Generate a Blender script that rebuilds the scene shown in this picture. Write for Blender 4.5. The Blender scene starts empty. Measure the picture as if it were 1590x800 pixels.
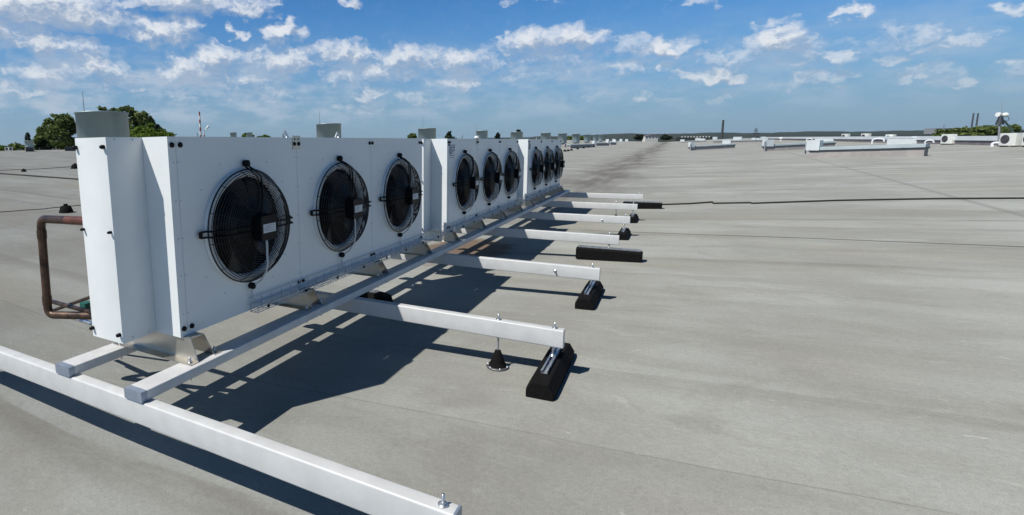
import bpy, bmesh, math, random
from mathutils import Vector, Matrix
import mathutils.noise as mnoise
random.seed(7)
R = math.radians
scene = bpy.context.scene
COL = scene.collection
S = 1.12                                   # metres per survey unit
# ------------------------------------------------------------------ camera
F_PX, CX, CY = 815.497, 557.728, 346.118   # focal length and principal point of the cropped photograph
YAW, PITCH, ROLL, EYE = 0.5384, 0.1460, -0.0169, 1.4335 * S
def cam_axes():
    fwd = Vector((-math.sin(YAW), math.cos(YAW), 0)); right = Vector((math.cos(YAW), math.sin(YAW), 0)); up = Vector((0, 0, 1))
    f2 = fwd * math.cos(PITCH) - up * math.sin(PITCH); u2 = up * math.cos(PITCH) + fwd * math.sin(PITCH)
    return right * math.cos(ROLL) + u2 * math.sin(ROLL), u2 * math.cos(ROLL) - right * math.sin(ROLL), f2
CR, CU, CF = cam_axes()
ORG = Vector((0, 0, EYE))
cd = bpy.data.cameras.new('camera'); cam = bpy.data.objects.new('camera', cd); COL.objects.link(cam)
m = Matrix((CR, CU, -CF)).transposed().to_4x4(); m.translation = ORG; cam.matrix_world = m
cd.sensor_width = 36; cd.lens = F_PX / 1590 * 36
cd.shift_x = (795 - CX) / 1590; cd.shift_y = -(400 - CY) / 1590
cd.clip_start = 0.05; cd.clip_end = 30000
scene.camera = cam
# ------------------------------------------------------------------ world, sun, exposure
SUN = Vector((-.427, -.64, 1)).normalized()
SUN_EL = math.asin(SUN.z); SUN_AZ = math.atan2(SUN.x, SUN.y)
scene.view_settings.view_transform = 'Standard'; scene.view_settings.look = 'None'
scene.view_settings.exposure = 0.0; scene.view_settings.gamma = 1; scene.view_settings.use_curve_mapping = False
sl = bpy.data.lights.new('sun', 'SUN'); sl.energy = 5.0; sl.angle = R(0.53); sl.color = (1, .965, .91)
so = bpy.data.objects.new('sun', sl); COL.objects.link(so)
so.rotation_euler = SUN.to_track_quat('Z', 'Y').to_euler()
scene.cycles.max_bounces = 6; scene.cycles.diffuse_bounces = 3; scene.cycles.glossy_bounces = 3
scene.cycles.use_denoising = True

def ray(x, y):
    return CF + CR * ((x - CX) / F_PX) - CU * ((y - CY) / F_PX)
def pt(x, y, depth):                        # world point seen at a picture position, at a depth along the view
    return ORG + ray(x, y) * depth
def azel(x, y):
    d = ray(x, y); return math.degrees(math.atan2(d.x, d.y)), math.degrees(math.atan2(d.z, math.hypot(d.x, d.y)))
VALLEY = -2.75
def gz(X, Y):                               # height of the gently folded roof
    g = min(.042 * (math.sqrt((X - VALLEY) ** 2 + .09) - .3) - .045, 1.62) + .0044 * max(0, Y - 12)
    if Y > 150: g += min(.3, (Y - 150) * .08)
    return g
def G(x, y):                                # where a picture position meets the roof
    d = ray(x, y); t = .8
    while t < 400:
        q = ORG + d * t
        if q.z <= gz(q.x, q.y): return Vector((q.x, q.y, gz(q.x, q.y)))
        t += .01 if t < 30 else .1
    return ORG + d * 400

# ------------------------------------------------------------------ node helpers
class NT:
    def __init__(s, tree): s.t = tree; s.n = tree.nodes; s.l = tree.links
    def node(s, typ, **kw):
        n = s.n.new(typ)
        for k, v in kw.items(): setattr(n, k, v)
        return n
    def set(s, sock, v):
        if isinstance(v, bpy.types.NodeSocket): s.l.new(v, sock)
        else: sock.default_value = v
    def math(s, op, a, b=None, c=None, clamp=False):
        n = s.node('ShaderNodeMath', operation=op, use_clamp=clamp)
        s.set(n.inputs[0], a)
        if b is not None: s.set(n.inputs[1], b)
        if c is not None: s.set(n.inputs[2], c)
        return n.outputs[0]
    def vec(s, op, a, b=None):
        n = s.node('ShaderNodeVectorMath', operation=op)
        s.set(n.inputs[0], a)
        if b is not None: s.set(n.inputs[1], b)
        return n.outputs['Value'] if op in ('DOT_PRODUCT', 'LENGTH') else n.outputs[0]
    def noise(s, vec, scale, detail=4, rough=.55, dist=0.0):
        n = s.node('ShaderNodeTexNoise'); s.set(n.inputs['Vector'], vec)
        n.inputs['Scale'].default_value = scale; n.inputs['Detail'].default_value = detail
        n.inputs['Roughness'].default_value = rough; n.inputs['Distortion'].default_value = dist
        return n.outputs['Fac']
    def ramp(s, v, lo, hi, a=0.0, b=1.0, smooth=True):
        n = s.node('ShaderNodeMapRange'); n.interpolation_type = 'SMOOTHSTEP' if smooth else 'LINEAR'
        s.set(n.inputs['Value'], v)
        for k, x in (('From Min', lo), ('From Max', hi), ('To Min', a), ('To Max', b)): s.set(n.inputs[k], x)
        return n.outputs['Result']
    def mix(s, f, a, b, blend='MIX'):
        n = s.node('ShaderNodeMix', data_type='RGBA', blend_type=blend)
        s.set(n.inputs[0], f)
        for i, v in ((6, a), (7, b)):
            if isinstance(v, tuple) and len(v) == 3: v = v + (1,)
            s.set(n.inputs[i], v)
        return n.outputs[2]
    def scale(s, vec, sc):
        n = s.node('ShaderNodeMapping'); s.l.new(vec, n.inputs['Vector']); n.inputs['Scale'].default_value = sc
        return n.outputs[0]

# ------------------------------------------------------------------ sky with cumulus
world = bpy.data.worlds.new('World'); scene.world = world; world.use_nodes = True
CLOUDS = [  # picture x, y, half width, half height, strength
    (70, 20, 140, 36, 1.25), (5, 48, 75, 28, 1.0), (75, 73, 92, 19, 1.0), (180, 5, 60, 20, .8), (300, 6, 110, 24, 1.0), (375, 12, 52, 22, 1.0),
    (250, 54, 58, 20, 1.1), (285, 40, 34, 20, 1.0), (369, 54, 13, 8, 1.0), (439, 54, 30, 20, 1.25), (110, 115, 105, 20, .8), (160, 105, 40, 18, .9),
    (40, 145, 75, 14, .7), (190, 135, 40, 16, .7), (335, 95, 40, 23, 1.1), (300, 108, 48, 18, 1.0), (350, 125, 100, 22, .7), (440, 98, 66, 22, 1.0),
    (530, 86, 62, 20, 1.0), (530, 122, 30, 17, .8), (270, 160, 45, 16, .6), (400, 150, 80, 18, .5), (545, 2, 18, 10, .9), (640, 92, 62, 20, 1.0), (620, 84, 20, 9, .8),
    (700, 100, 90, 22, .9), (610, 112, 60, 18, .8), (579, 146, 22, 16, .8), (650, 161, 36, 12, .75), (560, 168, 50, 9, .5), (726, 129, 18, 10, 1.0),
    (690, 131, 40, 10, .6), (815, 70, 40, 20, 1.1), (880, 64, 66, 22, 1.1), (850, 88, 90, 15, .8), (860, 115, 100, 20, .55), (820, 0, 45, 6, .7),
    (1035, 78, 46, 15, 1.15), (975, 78, 28, 18, .85), (970, 106, 38, 11, .7), (996, 150, 17, 9, .9), (1028, 104, 14, 7, .7), (1100, 121, 56, 13, 1.1), (1205, 66, 48, 17, 1.1),
    (1140, 92, 60, 20, .7), (1262, 74, 32, 14, .8), (1290, 88, 110, 26, .6), (1308, 87, 26, 11, .9), (1390, 92, 30, 9, .9), (1260, 128, 52, 14, .75), (1200, 40, 26, 12, .7),
    (1328, 20, 26, 10, .95), (1085, 6, 36, 9, .7), (1420, 58, 80, 16, .6), (1500, 60, 46, 12, .75), (1445, 74, 26, 9, .8), (1420, 122, 44, 9, .7), (1475, 128, 15, 10, .8),
    (1570, 105, 28, 12, .7), (1575, 17, 30, 10, .8), (1040, 152, 30, 6, .5), (1120, 150, 30, 7, .5), (1490, 105, 30, 8, .5), (910, 150, 60, 9, .45), (850, 163, 50, 8, .4)]
def build_sky():
    w = NT(world.node_tree)
    grp = bpy.data.node_groups.new('cloud_cover', 'ShaderNodeTree')
    grp.interface.new_socket('P', in_out='INPUT', socket_type='NodeSocketVector')
    grp.interface.new_socket('D', in_out='OUTPUT', socket_type='NodeSocketFloat')
    grp.interface.new_socket('B', in_out='OUTPUT', socket_type='NodeSocketFloat')
    g = NT(grp); gi = g.node('NodeGroupInput'); go = g.node('NodeGroupOutput')
    P0 = gi.outputs[0]
    nz = g.node('ShaderNodeTexNoise'); g.l.new(g.scale(P0, (1, 1.35, 1)), nz.inputs['Vector']); nz.inputs['Scale'].default_value = .55; nz.inputs['Detail'].default_value = 5; nz.inputs['Roughness'].default_value = .54
    P = g.vec('ADD', P0, g.vec('MULTIPLY', g.vec('SUBTRACT', nz.outputs['Color'], (.5, .5, .5)), (5.5, 3.4, 0)))
    acc = None
    for x, y, hw, hh, op in CLOUDS:
        a, e = azel(x, y); a1, _ = azel(x + hw, y); _, e1 = azel(x, y - hh)
        sa, se = abs(a1 - a), abs(e1 - e)
        q = g.vec('MULTIPLY', g.vec('SUBTRACT', P, (a, e, 0)), (1 / (sa * 1.3 + .25), 1 / (se * 1.45 + .2), 0))
        q = g.vec('ADD', q, g.vec('MULTIPLY', g.vec('MINIMUM', q, (0, 0, 0)), (0, .7, 0)))
        v = g.math('MULTIPLY', g.math('SUBTRACT', 1.0, g.vec('DOT_PRODUCT', q, q)), op)
        v = g.math('MAXIMUM', v, 0.0)
        acc = v if acc is None else g.math('SMOOTH_MAX', acc, v, .25)
    n1 = g.noise(g.scale(P, (1, 1.5, 1)), .42, 6, .62, .3)
    n2 = g.noise(g.scale(P, (1, 1.3, 1)), 1.6, 4, .6, .5)
    env = g.ramp(acc, .02, .42)
    body = g.math('ADD', acc, g.math('MULTIPLY', g.math('SUBTRACT', n1, .5), 1.7))
    d = g.math('ADD', body, g.math('MULTIPLY', g.math('SUBTRACT', n2, .5), .48))
    d = g.math('MULTIPLY', d, env)
    g.l.new(d, go.inputs[0]); g.l.new(body, go.inputs[1])
    geo = w.node('ShaderNodeTexCoord'); dirv = geo.outputs['Generated']
    sep = w.node('ShaderNodeSeparateXYZ'); w.l.new(dirv, sep.inputs[0])
    az = w.math('MULTIPLY', w.math('ARCTAN2', sep.outputs[0], sep.outputs[1]), 180 / math.pi)
    el = w.math('MULTIPLY', w.math('ARCSINE', sep.outputs[2]), 180 / math.pi)
    cmb = w.node('ShaderNodeCombineXYZ'); w.l.new(az, cmb.inputs[0]); w.l.new(el, cmb.inputs[1])
    P = cmb.outputs[0]
    def cover(v):
        n = w.node('ShaderNodeGroup'); n.node_tree = grp; w.l.new(v, n.inputs[0]); return n.outputs
    c0 = cover(P); c1 = cover(w.vec('ADD', P, (-.45, 1.0, 0))); d0 = c0[0]
    sky = w.node('ShaderNodeTexSky'); sky.sky_type = 'NISHITA'; sky.sun_disc = False
    sky.sun_elevation = SUN_EL; sky.sun_rotation = SUN_AZ % (2 * math.pi)
    sky.air_density = 1.0; sky.dust_density = .4; sky.ozone_density = 2.0; sky.altitude = 100
    bg = w.n['Background']
    base = w.mix(1.0, sky.outputs[0], SKY_TINT, 'MULTIPLY')
    dk = w.node('ShaderNodeVectorMath', operation='SCALE'); w.l.new(base, dk.inputs[0]); w.l.new(w.ramp(el, 12.0, 55.0, 1.0, SKY_ZENITH), dk.inputs['Scale'])
    hz = w.ramp(el, -2.0, 15.0, 1.0, 0.0)
    base = w.mix(w.math('MULTIPLY', hz, .93), dk.outputs[0], SKY_LOW)
    lit = w.math('ADD', w.math('SUBTRACT', c0[1], c1[1]), w.math('MULTIPLY', w.math('SUBTRACT', c0[0], c1[0]), .35))
    lit = w.math('SUBTRACT', lit, w.math('MULTIPLY', w.ramp(c1[1], .4, 1.4), .35)); lit = w.ramp(lit, -.50, .80)
    ccol = w.mix(lit, CLOUD_DARK, CLOUD_LIT)
    ccol = w.mix(w.ramp(el, 1.0, 8.0, .45, 0.0), ccol, SKY_LOW)
    alpha = w.math('MULTIPLY', w.ramp(d0, .02, 1.35), w.ramp(el, .3, 6.0, .25, .97))
    veil = w.math('MULTIPLY', w.math('MULTIPLY', w.ramp(w.noise(w.scale(P, (.6, 1.5, 1)), .35, 5, .6), .38, .68), w.ramp(el, 1.0, 4.0)), w.math('MULTIPLY', w.ramp(el, 6.0, 12.0, 1, 0), w.ramp(az, -70.0, 15.0, .75, .35)))
    cb = w.mix(veil, base, (7.2, 8.3, 9.8))
    w.l.new(base, bg.inputs['Color']); bg.inputs['Strength'].default_value = SKY_STRENGTH
    bc = w.node('ShaderNodeBackground'); w.l.new(w.mix(alpha, cb, ccol), bc.inputs['Color']); bc.inputs['Strength'].default_value = SKY_STRENGTH
    # the cloudy part of the sky; the rest of the dome is clear
    f = w.math('MULTIPLY', w.math('MULTIPLY', w.math('LESS_THAN', el, 26.0), w.math('GREATER_THAN', el, -.5)), w.math('MULTIPLY', w.math('GREATER_THAN', az, -85.0), w.math('LESS_THAN', az, 40.0)))
    mx = w.node('ShaderNodeMixShader'); w.l.new(f, mx.inputs[0]); w.l.new(bg.outputs[0], mx.inputs[1]); w.l.new(bc.outputs[0], mx.inputs[2])
    w.l.new(mx.outputs[0], w.n['World Output'].inputs[0])
    world.cycles.sampling_method = 'MANUAL'; world.cycles.sample_map_resolution = 256
SKY_STRENGTH = .07
SKY_TINT = (.48, 1.07, 1.60)
SKY_ZENITH = .15
SKY_LOW = (3.6, 5.15, 6.9)
CLOUD_DARK = (5.0, 6.3, 8.3)
CLOUD_LIT = (11.4, 11.8, 12.4)
build_sky()

# ------------------------------------------------------------------ materials
MATS = {}
def mat(name, col, rough=.5, metal=0.0, var=.10, vscale=6.0, bump=0.0, bscale=60.0, spec=.5, stretch=(1, 1, 1), coat=0.0):
    if name in MATS: return MATS[name]
    mt = bpy.data.materials.new(name); mt.use_nodes = True; MATS[name] = mt
    t = NT(mt.node_tree); b = t.n['Principled BSDF']
    tc = t.node('ShaderNodeTexCoord').outputs['Object']
    v = t.scale(tc, stretch)
    n = t.noise(v, vscale, 5, .6)
    k = t.ramp(n, .3, .7, 1 - var, 1 + var * .5)
    c = t.node('ShaderNodeVectorMath', operation='SCALE'); c.inputs[0].default_value = col; t.l.new(k, c.inputs['Scale'])
    t.l.new(c.outputs[0], b.inputs['Base Color'])
    t.set(b.inputs['Roughness'], t.ramp(n, .3, .7, max(.02, rough - .07), min(1, rough + .07)))
    b.inputs['Metallic'].default_value = metal; b.inputs['Specular IOR Level'].default_value = spec
    if coat: b.inputs['Coat Weight'].default_value = coat
    if bump:
        bn = t.node('ShaderNodeBump'); bn.inputs['Strength'].default_value = bump; bn.inputs['Distance'].default_value = .01
        t.l.new(t.noise(v, bscale, 4), bn.inputs['Height']); t.l.new(bn.outputs[0], b.inputs['Normal'])
    return mt
M_WHITE = mat('white_coated_sheet', (.79, .815, .805), .38, 0, .05, 2.2)
M_SEAM = mat('sheet_joint', (.56, .58, .60), .6)
M_BEAM = mat('white_lacquered_steel', (.585, .59, .58), .42, 0, .06, 9, .05, 40)
M_RAIL = mat('pale_grey_rail', (.62, .62, .61), .42, .0, .10, 7)
M_CAP = mat('zinc_end_cap', (.30, .35, .43), .38, .35, .12, 14)
M_STEEL = mat('stainless_sheet', (.55, .52, .46), .33, .85, .07, 2.5)
M_ZINC = mat('zinc_plated', (.60, .62, .64), .32, .8, .15, 20)
M_BLACK = mat('black_plastic', (.006, .0065, .008), .5, 0, .2, 20, spec=.2)
M_WIRE = mat('black_wire_coating', (.012, .012, .015), .38)
M_BLADE = mat('fan_blade_plastic', (.006, .008, .012), .25, 0, .2, 8, spec=.35)
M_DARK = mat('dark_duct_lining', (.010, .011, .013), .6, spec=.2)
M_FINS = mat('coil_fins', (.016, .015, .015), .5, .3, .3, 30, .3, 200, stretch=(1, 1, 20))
M_LABEL = mat('rating_plate', (.62, .64, .66), .5)
M_INK = mat('grey_print', (.16, .17, .2), .7)
M_LOGO = mat('dark_blue_print', (.03, .045, .13), .6)
M_CABLE = mat('pale_cable_sheath', (.52, .54, .56), .45)
M_TRAY = mat('tray_wire_zinc', (.60, .65, .70), .35, .5, .1, 10)
M_RUBBER = mat('black_rubber', (.008, .0078, .008), .88, 0, .35, 30, .5, 120, spec=.12)
M_COPPER = mat('weathered_copper', (.085, .048, .030), .40, .4, .8, 9, .10, 40)
M_COPPER2 = mat('copper_sleeve', (.17, .065, .042), .5, .4, .3, 10)
M_GREEN = mat('green_plastic', (.015, .10, .075), .5)
M_COND = mat('conductor_wire', (.17, .17, .17), .5, .6)
M_CORD = mat('black_cord', (.02, .02, .02), .6)
M_VENT = mat('grey_green_sheet', (.27, .345, .355), .42, .2, .12, 1.2, stretch=(3, 3, .3))
M_VENTIN = mat('vent_inside', (.05, .055, .06), .7)
M_CURB = mat('pinkish_membrane', (.36, .33, .31), .85, 0, .15, 2)
M_LID = mat('skylight_sheet', (.42, .48, .49), .4, 0, .08, 1.0)
M_TRIM = mat('dark_trim', (.03, .035, .04), .5)
M_BOX = mat('pale_box_sheet', (.62, .66, .66), .45, 0, .08, 1.5)
M_ACW = mat('cream_casing', (.74, .75, .69), .45, 0, .08, 3)
M_ACF = mat('dark_fan_grille', (.07, .065, .075), .6)
M_PARA = mat('grey_rendered_wall', (.20, .18, .185), .85, 0, .2, 1.5)
M_COPING = mat('white_coping', (.74, .77, .78), .45, 0, .08, .6)
M_ROUGHW = mat('white_render', (.66, .64, .58), .8)
M_FARG = mat('distant_concrete', (.22, .23, .25), .85)
M_RED = mat('red_band', (.35, .04, .035), .7)
M_BARK = mat('bark', (.07, .055, .04), .9, 0, .3, 8)
M_MAST = mat('galvanised_mast', (.30, .31, .31), .5, .4)
M_DISH = mat('white_radome', (.80, .80, .76), .45)
M_STEAM = mat('white_steam', (.85, .85, .85), 1.0)
def leaf(name, c1, c2):
    mt = bpy.data.materials.new(name); mt.use_nodes = True; MATS[name] = mt
    t = NT(mt.node_tree); b = t.n['Principled BSDF']
    tc = t.node('ShaderNodeTexCoord').outputs['Object']
    n = t.ramp(t.noise(tc, .9, 5, .7), .35, .65)
    t.l.new(t.mix(n, c1, c2), b.inputs['Base Color']); b.inputs['Roughness'].default_value = .75
    b.inputs['Specular IOR Level'].default_value = .2
    tr = t.node('ShaderNodeBsdfTranslucent'); t.l.new(t.mix(n, c1, c2), tr.inputs[0])
    mx = t.node('ShaderNodeMixShader'); mx.inputs[0].default_value = .3
    t.l.new(b.outputs[0], mx.inputs[1]); t.l.new(tr.outputs[0], mx.inputs[2])
    t.l.new(mx.outputs[0], t.n['Material Output'].inputs[0]); return mt
M_LEAF = leaf('leaf_mid', (.085, .125, .032), (.17, .215, .07))
M_LEAF2 = leaf('leaf_yellowish', (.09, .15, .018), (.16, .23, .04))
M_NEEDLE = leaf('needle_dark', (.018, .030, .018), (.04, .055, .028))

def roof_material():
    mt = bpy.data.materials.new('bitumen_membrane'); mt.use_nodes = True
    t = NT(mt.node_tree); b = t.n['Principled BSDF']
    tc = t.node('ShaderNodeTexCoord').outputs['Object']
    sp = t.node('ShaderNodeSeparateXYZ'); t.l.new(tc, sp.inputs[0]); X, Y = sp.outputs[0], sp.outputs[1]
    col = t.mix(t.ramp(t.noise(tc, .45, 5, .6), .3, .7), (.268, .264, .241), (.340, .340, .318))
    # faint streaks along the sheets
    st = t.noise(t.scale(tc, (.55, 2.1, 1)), .9, 7, .68, .8)
    col = t.mix(t.ramp(st, .38, .64, .55, 0), col, t.mix(1.0, col, (.84, .825, .80), 'MULTIPLY'))
    st2 = t.noise(t.scale(tc, (1.0, 2.6, 1)), 2.6, 6, .72, 1.6)
    col = t.mix(t.ramp(st2, .55, .75, 0, .55), col, (.405, .402, .38))
    # dry puddle blotches and scuffs
    bl = t.noise(t.scale(tc, (.8, 1.3, 1)), 1.0, 7, .66, 1.2)
    col = t.mix(t.ramp(bl, .52, .68, 0, .55), col, (.225, .215, .19))
    bl2 = t.noise(tc, 4.2, 6, .7, 2.0)
    col = t.mix(t.ramp(bl2, .58, .72, 0, .35), col, (.22, .21, .19))
    sc = t.noise(t.scale(tc, (1, 1.7, 1)), 4.5, 3, .55, 3.2)
    col = t.mix(t.ramp(sc, .70, .755, 0, .6), col, (.46, .455, .43))
    ybr = t.noise(t.scale(tc, (.5, .9, 1)), .7, 4, .5)
    col = t.mix(t.ramp(ybr, .52, .7, 0, .40), col, (.30, .265, .215))
    bd = t.noise(t.scale(tc, (.16, .62, 1)), 1.0, 5, .55, .5)
    col = t.mix(t.ramp(bd, .48, .66, 0, .55), col, (.222, .212, .186))
    col = t.mix(t.ramp(bd, .30, .44, .35, 0), col, (.385, .388, .37))
    vo = t.node('ShaderNodeTexVoronoi'); vo.inputs['Scale'].default_value = 2.6; t.l.new(tc, vo.inputs['Vector'])
    sx = t.node('ShaderNodeSeparateColor'); t.l.new(vo.outputs['Color'], sx.inputs[0])
    speck = t.math('MULTIPLY', t.ramp(vo.outputs['Distance'], .012, .026, 1, 0), t.math('GREATER_THAN', sx.outputs[0], .80))
    col = t.mix(t.math('MULTIPLY', speck, .8), col, (.07, .06, .05))
    wf = t.math('MULTIPLY', t.ramp(vo.outputs['Distance'], .010, .022, 1, 0), t.math('LESS_THAN', sx.outputs[0], .05))
    col = t.mix(wf, col, (.62, .62, .60))
    # a crossing lap that runs off at an angle
    p1, p2 = G(1262, 247), G(1592, 336); dd = (p2 - p1).normalized()
    cl = t.math('ABSOLUTE', t.math('ADD', t.math('ADD', t.math('MULTIPLY', X, -dd.y), t.math('MULTIPLY', Y, dd.x)), p1.x * dd.y - p1.y * dd.x))
    col = t.mix(t.math('MULTIPLY', t.ramp(cl, .02, .10, .45, 0), t.ramp(X, 2.5, 3.5)), col, (.16, .155, .145))
    # lap seams of the sheets, every metre or so
    wob = t.math('MULTIPLY', t.math('SUBTRACT', t.noise(tc, .6, 3), .5), .10)
    ys = t.math('ADD', t.math('ADD', Y, t.math('MULTIPLY', t.math('MAXIMUM', X, -3.0), -.055)), wob)
    fr = t.math('FRACT', t.math('DIVIDE', t.math('ADD', ys, .33), 1.04))
    sh = t.math('FRACT', t.math('MULTIPLY', t.math('SINE', t.math('MULTIPLY', t.math('FLOOR', t.math('DIVIDE', t.math('ADD', ys, .33), 1.04)), 12.9898)), 43758.5))
    line = t.ramp(fr, .003, .014, 1, 0)
    brk = t.math('MULTIPLY', t.ramp(t.noise(t.scale(tc, (.3, .6, 1)), 1.7, 3), .30, .55, .15, 1), t.ramp(t.math('FRACT', t.math('MULTIPLY', sh, 7.3)), .2, .8, .25, 1))
    col = t.mix(t.math('MULTIPLY', t.math('MULTIPLY', line, .48), brk), col, (.12, .115, .11))
    band = t.math('MULTIPLY', t.math('MULTIPLY', t.ramp(fr, .70, .93, 0, 1), t.ramp(t.noise(t.scale(tc, (.25, 1.1, 1)), 1.6, 6, .65), .38, .62)), t.ramp(sh, .25, .9, .2, .85))
    col = t.mix(band, col, (.195, .183, .160))
    colv = t.math('MULTIPLY', t.math('SUBTRACT', sh, .5), .07)
    vv = t.node('ShaderNodeVectorMath', operation='SCALE'); t.l.new(col, vv.inputs[0]); t.l.new(t.math('ADD', 1.0, colv), vv.inputs['Scale']); col = vv.outputs[0]
    # dirty gutter lane along the fold
    dx = t.math('DIVIDE', t.math('ADD', X, t.math('ADD', 2.75, t.math('MULTIPLY', t.math('SUBTRACT', t.noise(tc, .22, 3), .5), 3.0))), 1.35)
    lane = t.math('POWER', 2.718, t.math('MULTIPLY', t.math('MULTIPLY', dx, dx), -1.0))
    lane = t.math('MULTIPLY', lane, t.ramp(t.noise(t.scale(tc, (1.3, .25, 1)), .9, 5), .3, .6, .25, 1))
    lane = t.math('MULTIPLY', lane, t.ramp(Y, 9.0, 15.0))
    col = t.mix(t.math('MULTIPLY', lane, .88), col, (.115, .100, .086))
    # rusty stain under the coolers
    sx = t.math('DIVIDE', t.math('ADD', X, 2.75), .75); sy = t.math('DIVIDE', t.math('SUBTRACT', Y, 7.75), 1.2)
    rs = t.math('SUBTRACT', 1.25, t.math('ADD', t.math('MULTIPLY', sx, sx), t.math('MULTIPLY', sy, sy)))
    rs = t.math('ADD', rs, t.math('MULTIPLY', t.math('SUBTRACT', t.noise(tc, 2.5, 4), .5), 1.6))
    col = t.mix(t.ramp(rs, .1, .8, 0, .85), col, (.14, .085, .05))
    # mineral grain
    gr = t.noise(tc, 150, 3, .7); g2 = t.noise(tc, 38, 5, .65)
    k = t.math('MULTIPLY', t.ramp(gr, .25, .75, .80, 1.20, False), t.ramp(g2, .3, .7, .94, 1.06))
    vv = t.node('ShaderNodeVectorMath', operation='SCALE'); t.l.new(col, vv.inputs[0]); t.l.new(k, vv.inputs['Scale'])
    t.l.new(t.mix(1.0, vv.outputs[0], (.96, .978, .962), 'MULTIPLY'), b.inputs['Base Color']); b.inputs['Roughness'].default_value = .80; b.inputs['Specular IOR Level'].default_value = .35; b.inputs['Diffuse Roughness'].default_value = .5
    bn = t.node('ShaderNodeBump'); bn.inputs['Strength'].default_value = .35; bn.inputs['Distance'].default_value = .01
    hgt = t.math('ADD', t.math('MULTIPLY', g2, .35), t.math('ADD', t.math('MULTIPLY', t.noise(tc, 3.0, 4), .8), t.math('MULTIPLY', t.ramp(fr, 0, .03, .5, 0), 1.0)))
    t.l.new(hgt, bn.inputs['Height']); t.l.new(bn.outputs[0], b.inputs['Normal'])
    return mt
def land_material(name, c1, c2, sc):
    mt = bpy.data.materials.new(name); mt.use_nodes = True
    t = NT(mt.node_tree); b = t.n['Principled BSDF']
    tc = t.node('ShaderNodeTexCoord').outputs['Object']
    t.l.new(t.mix(t.ramp(t.noise(tc, sc, 6, .65), .35, .65), c1, c2), b.inputs['Base Color']); b.inputs['Roughness'].default_value = .95
    return mt

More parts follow.
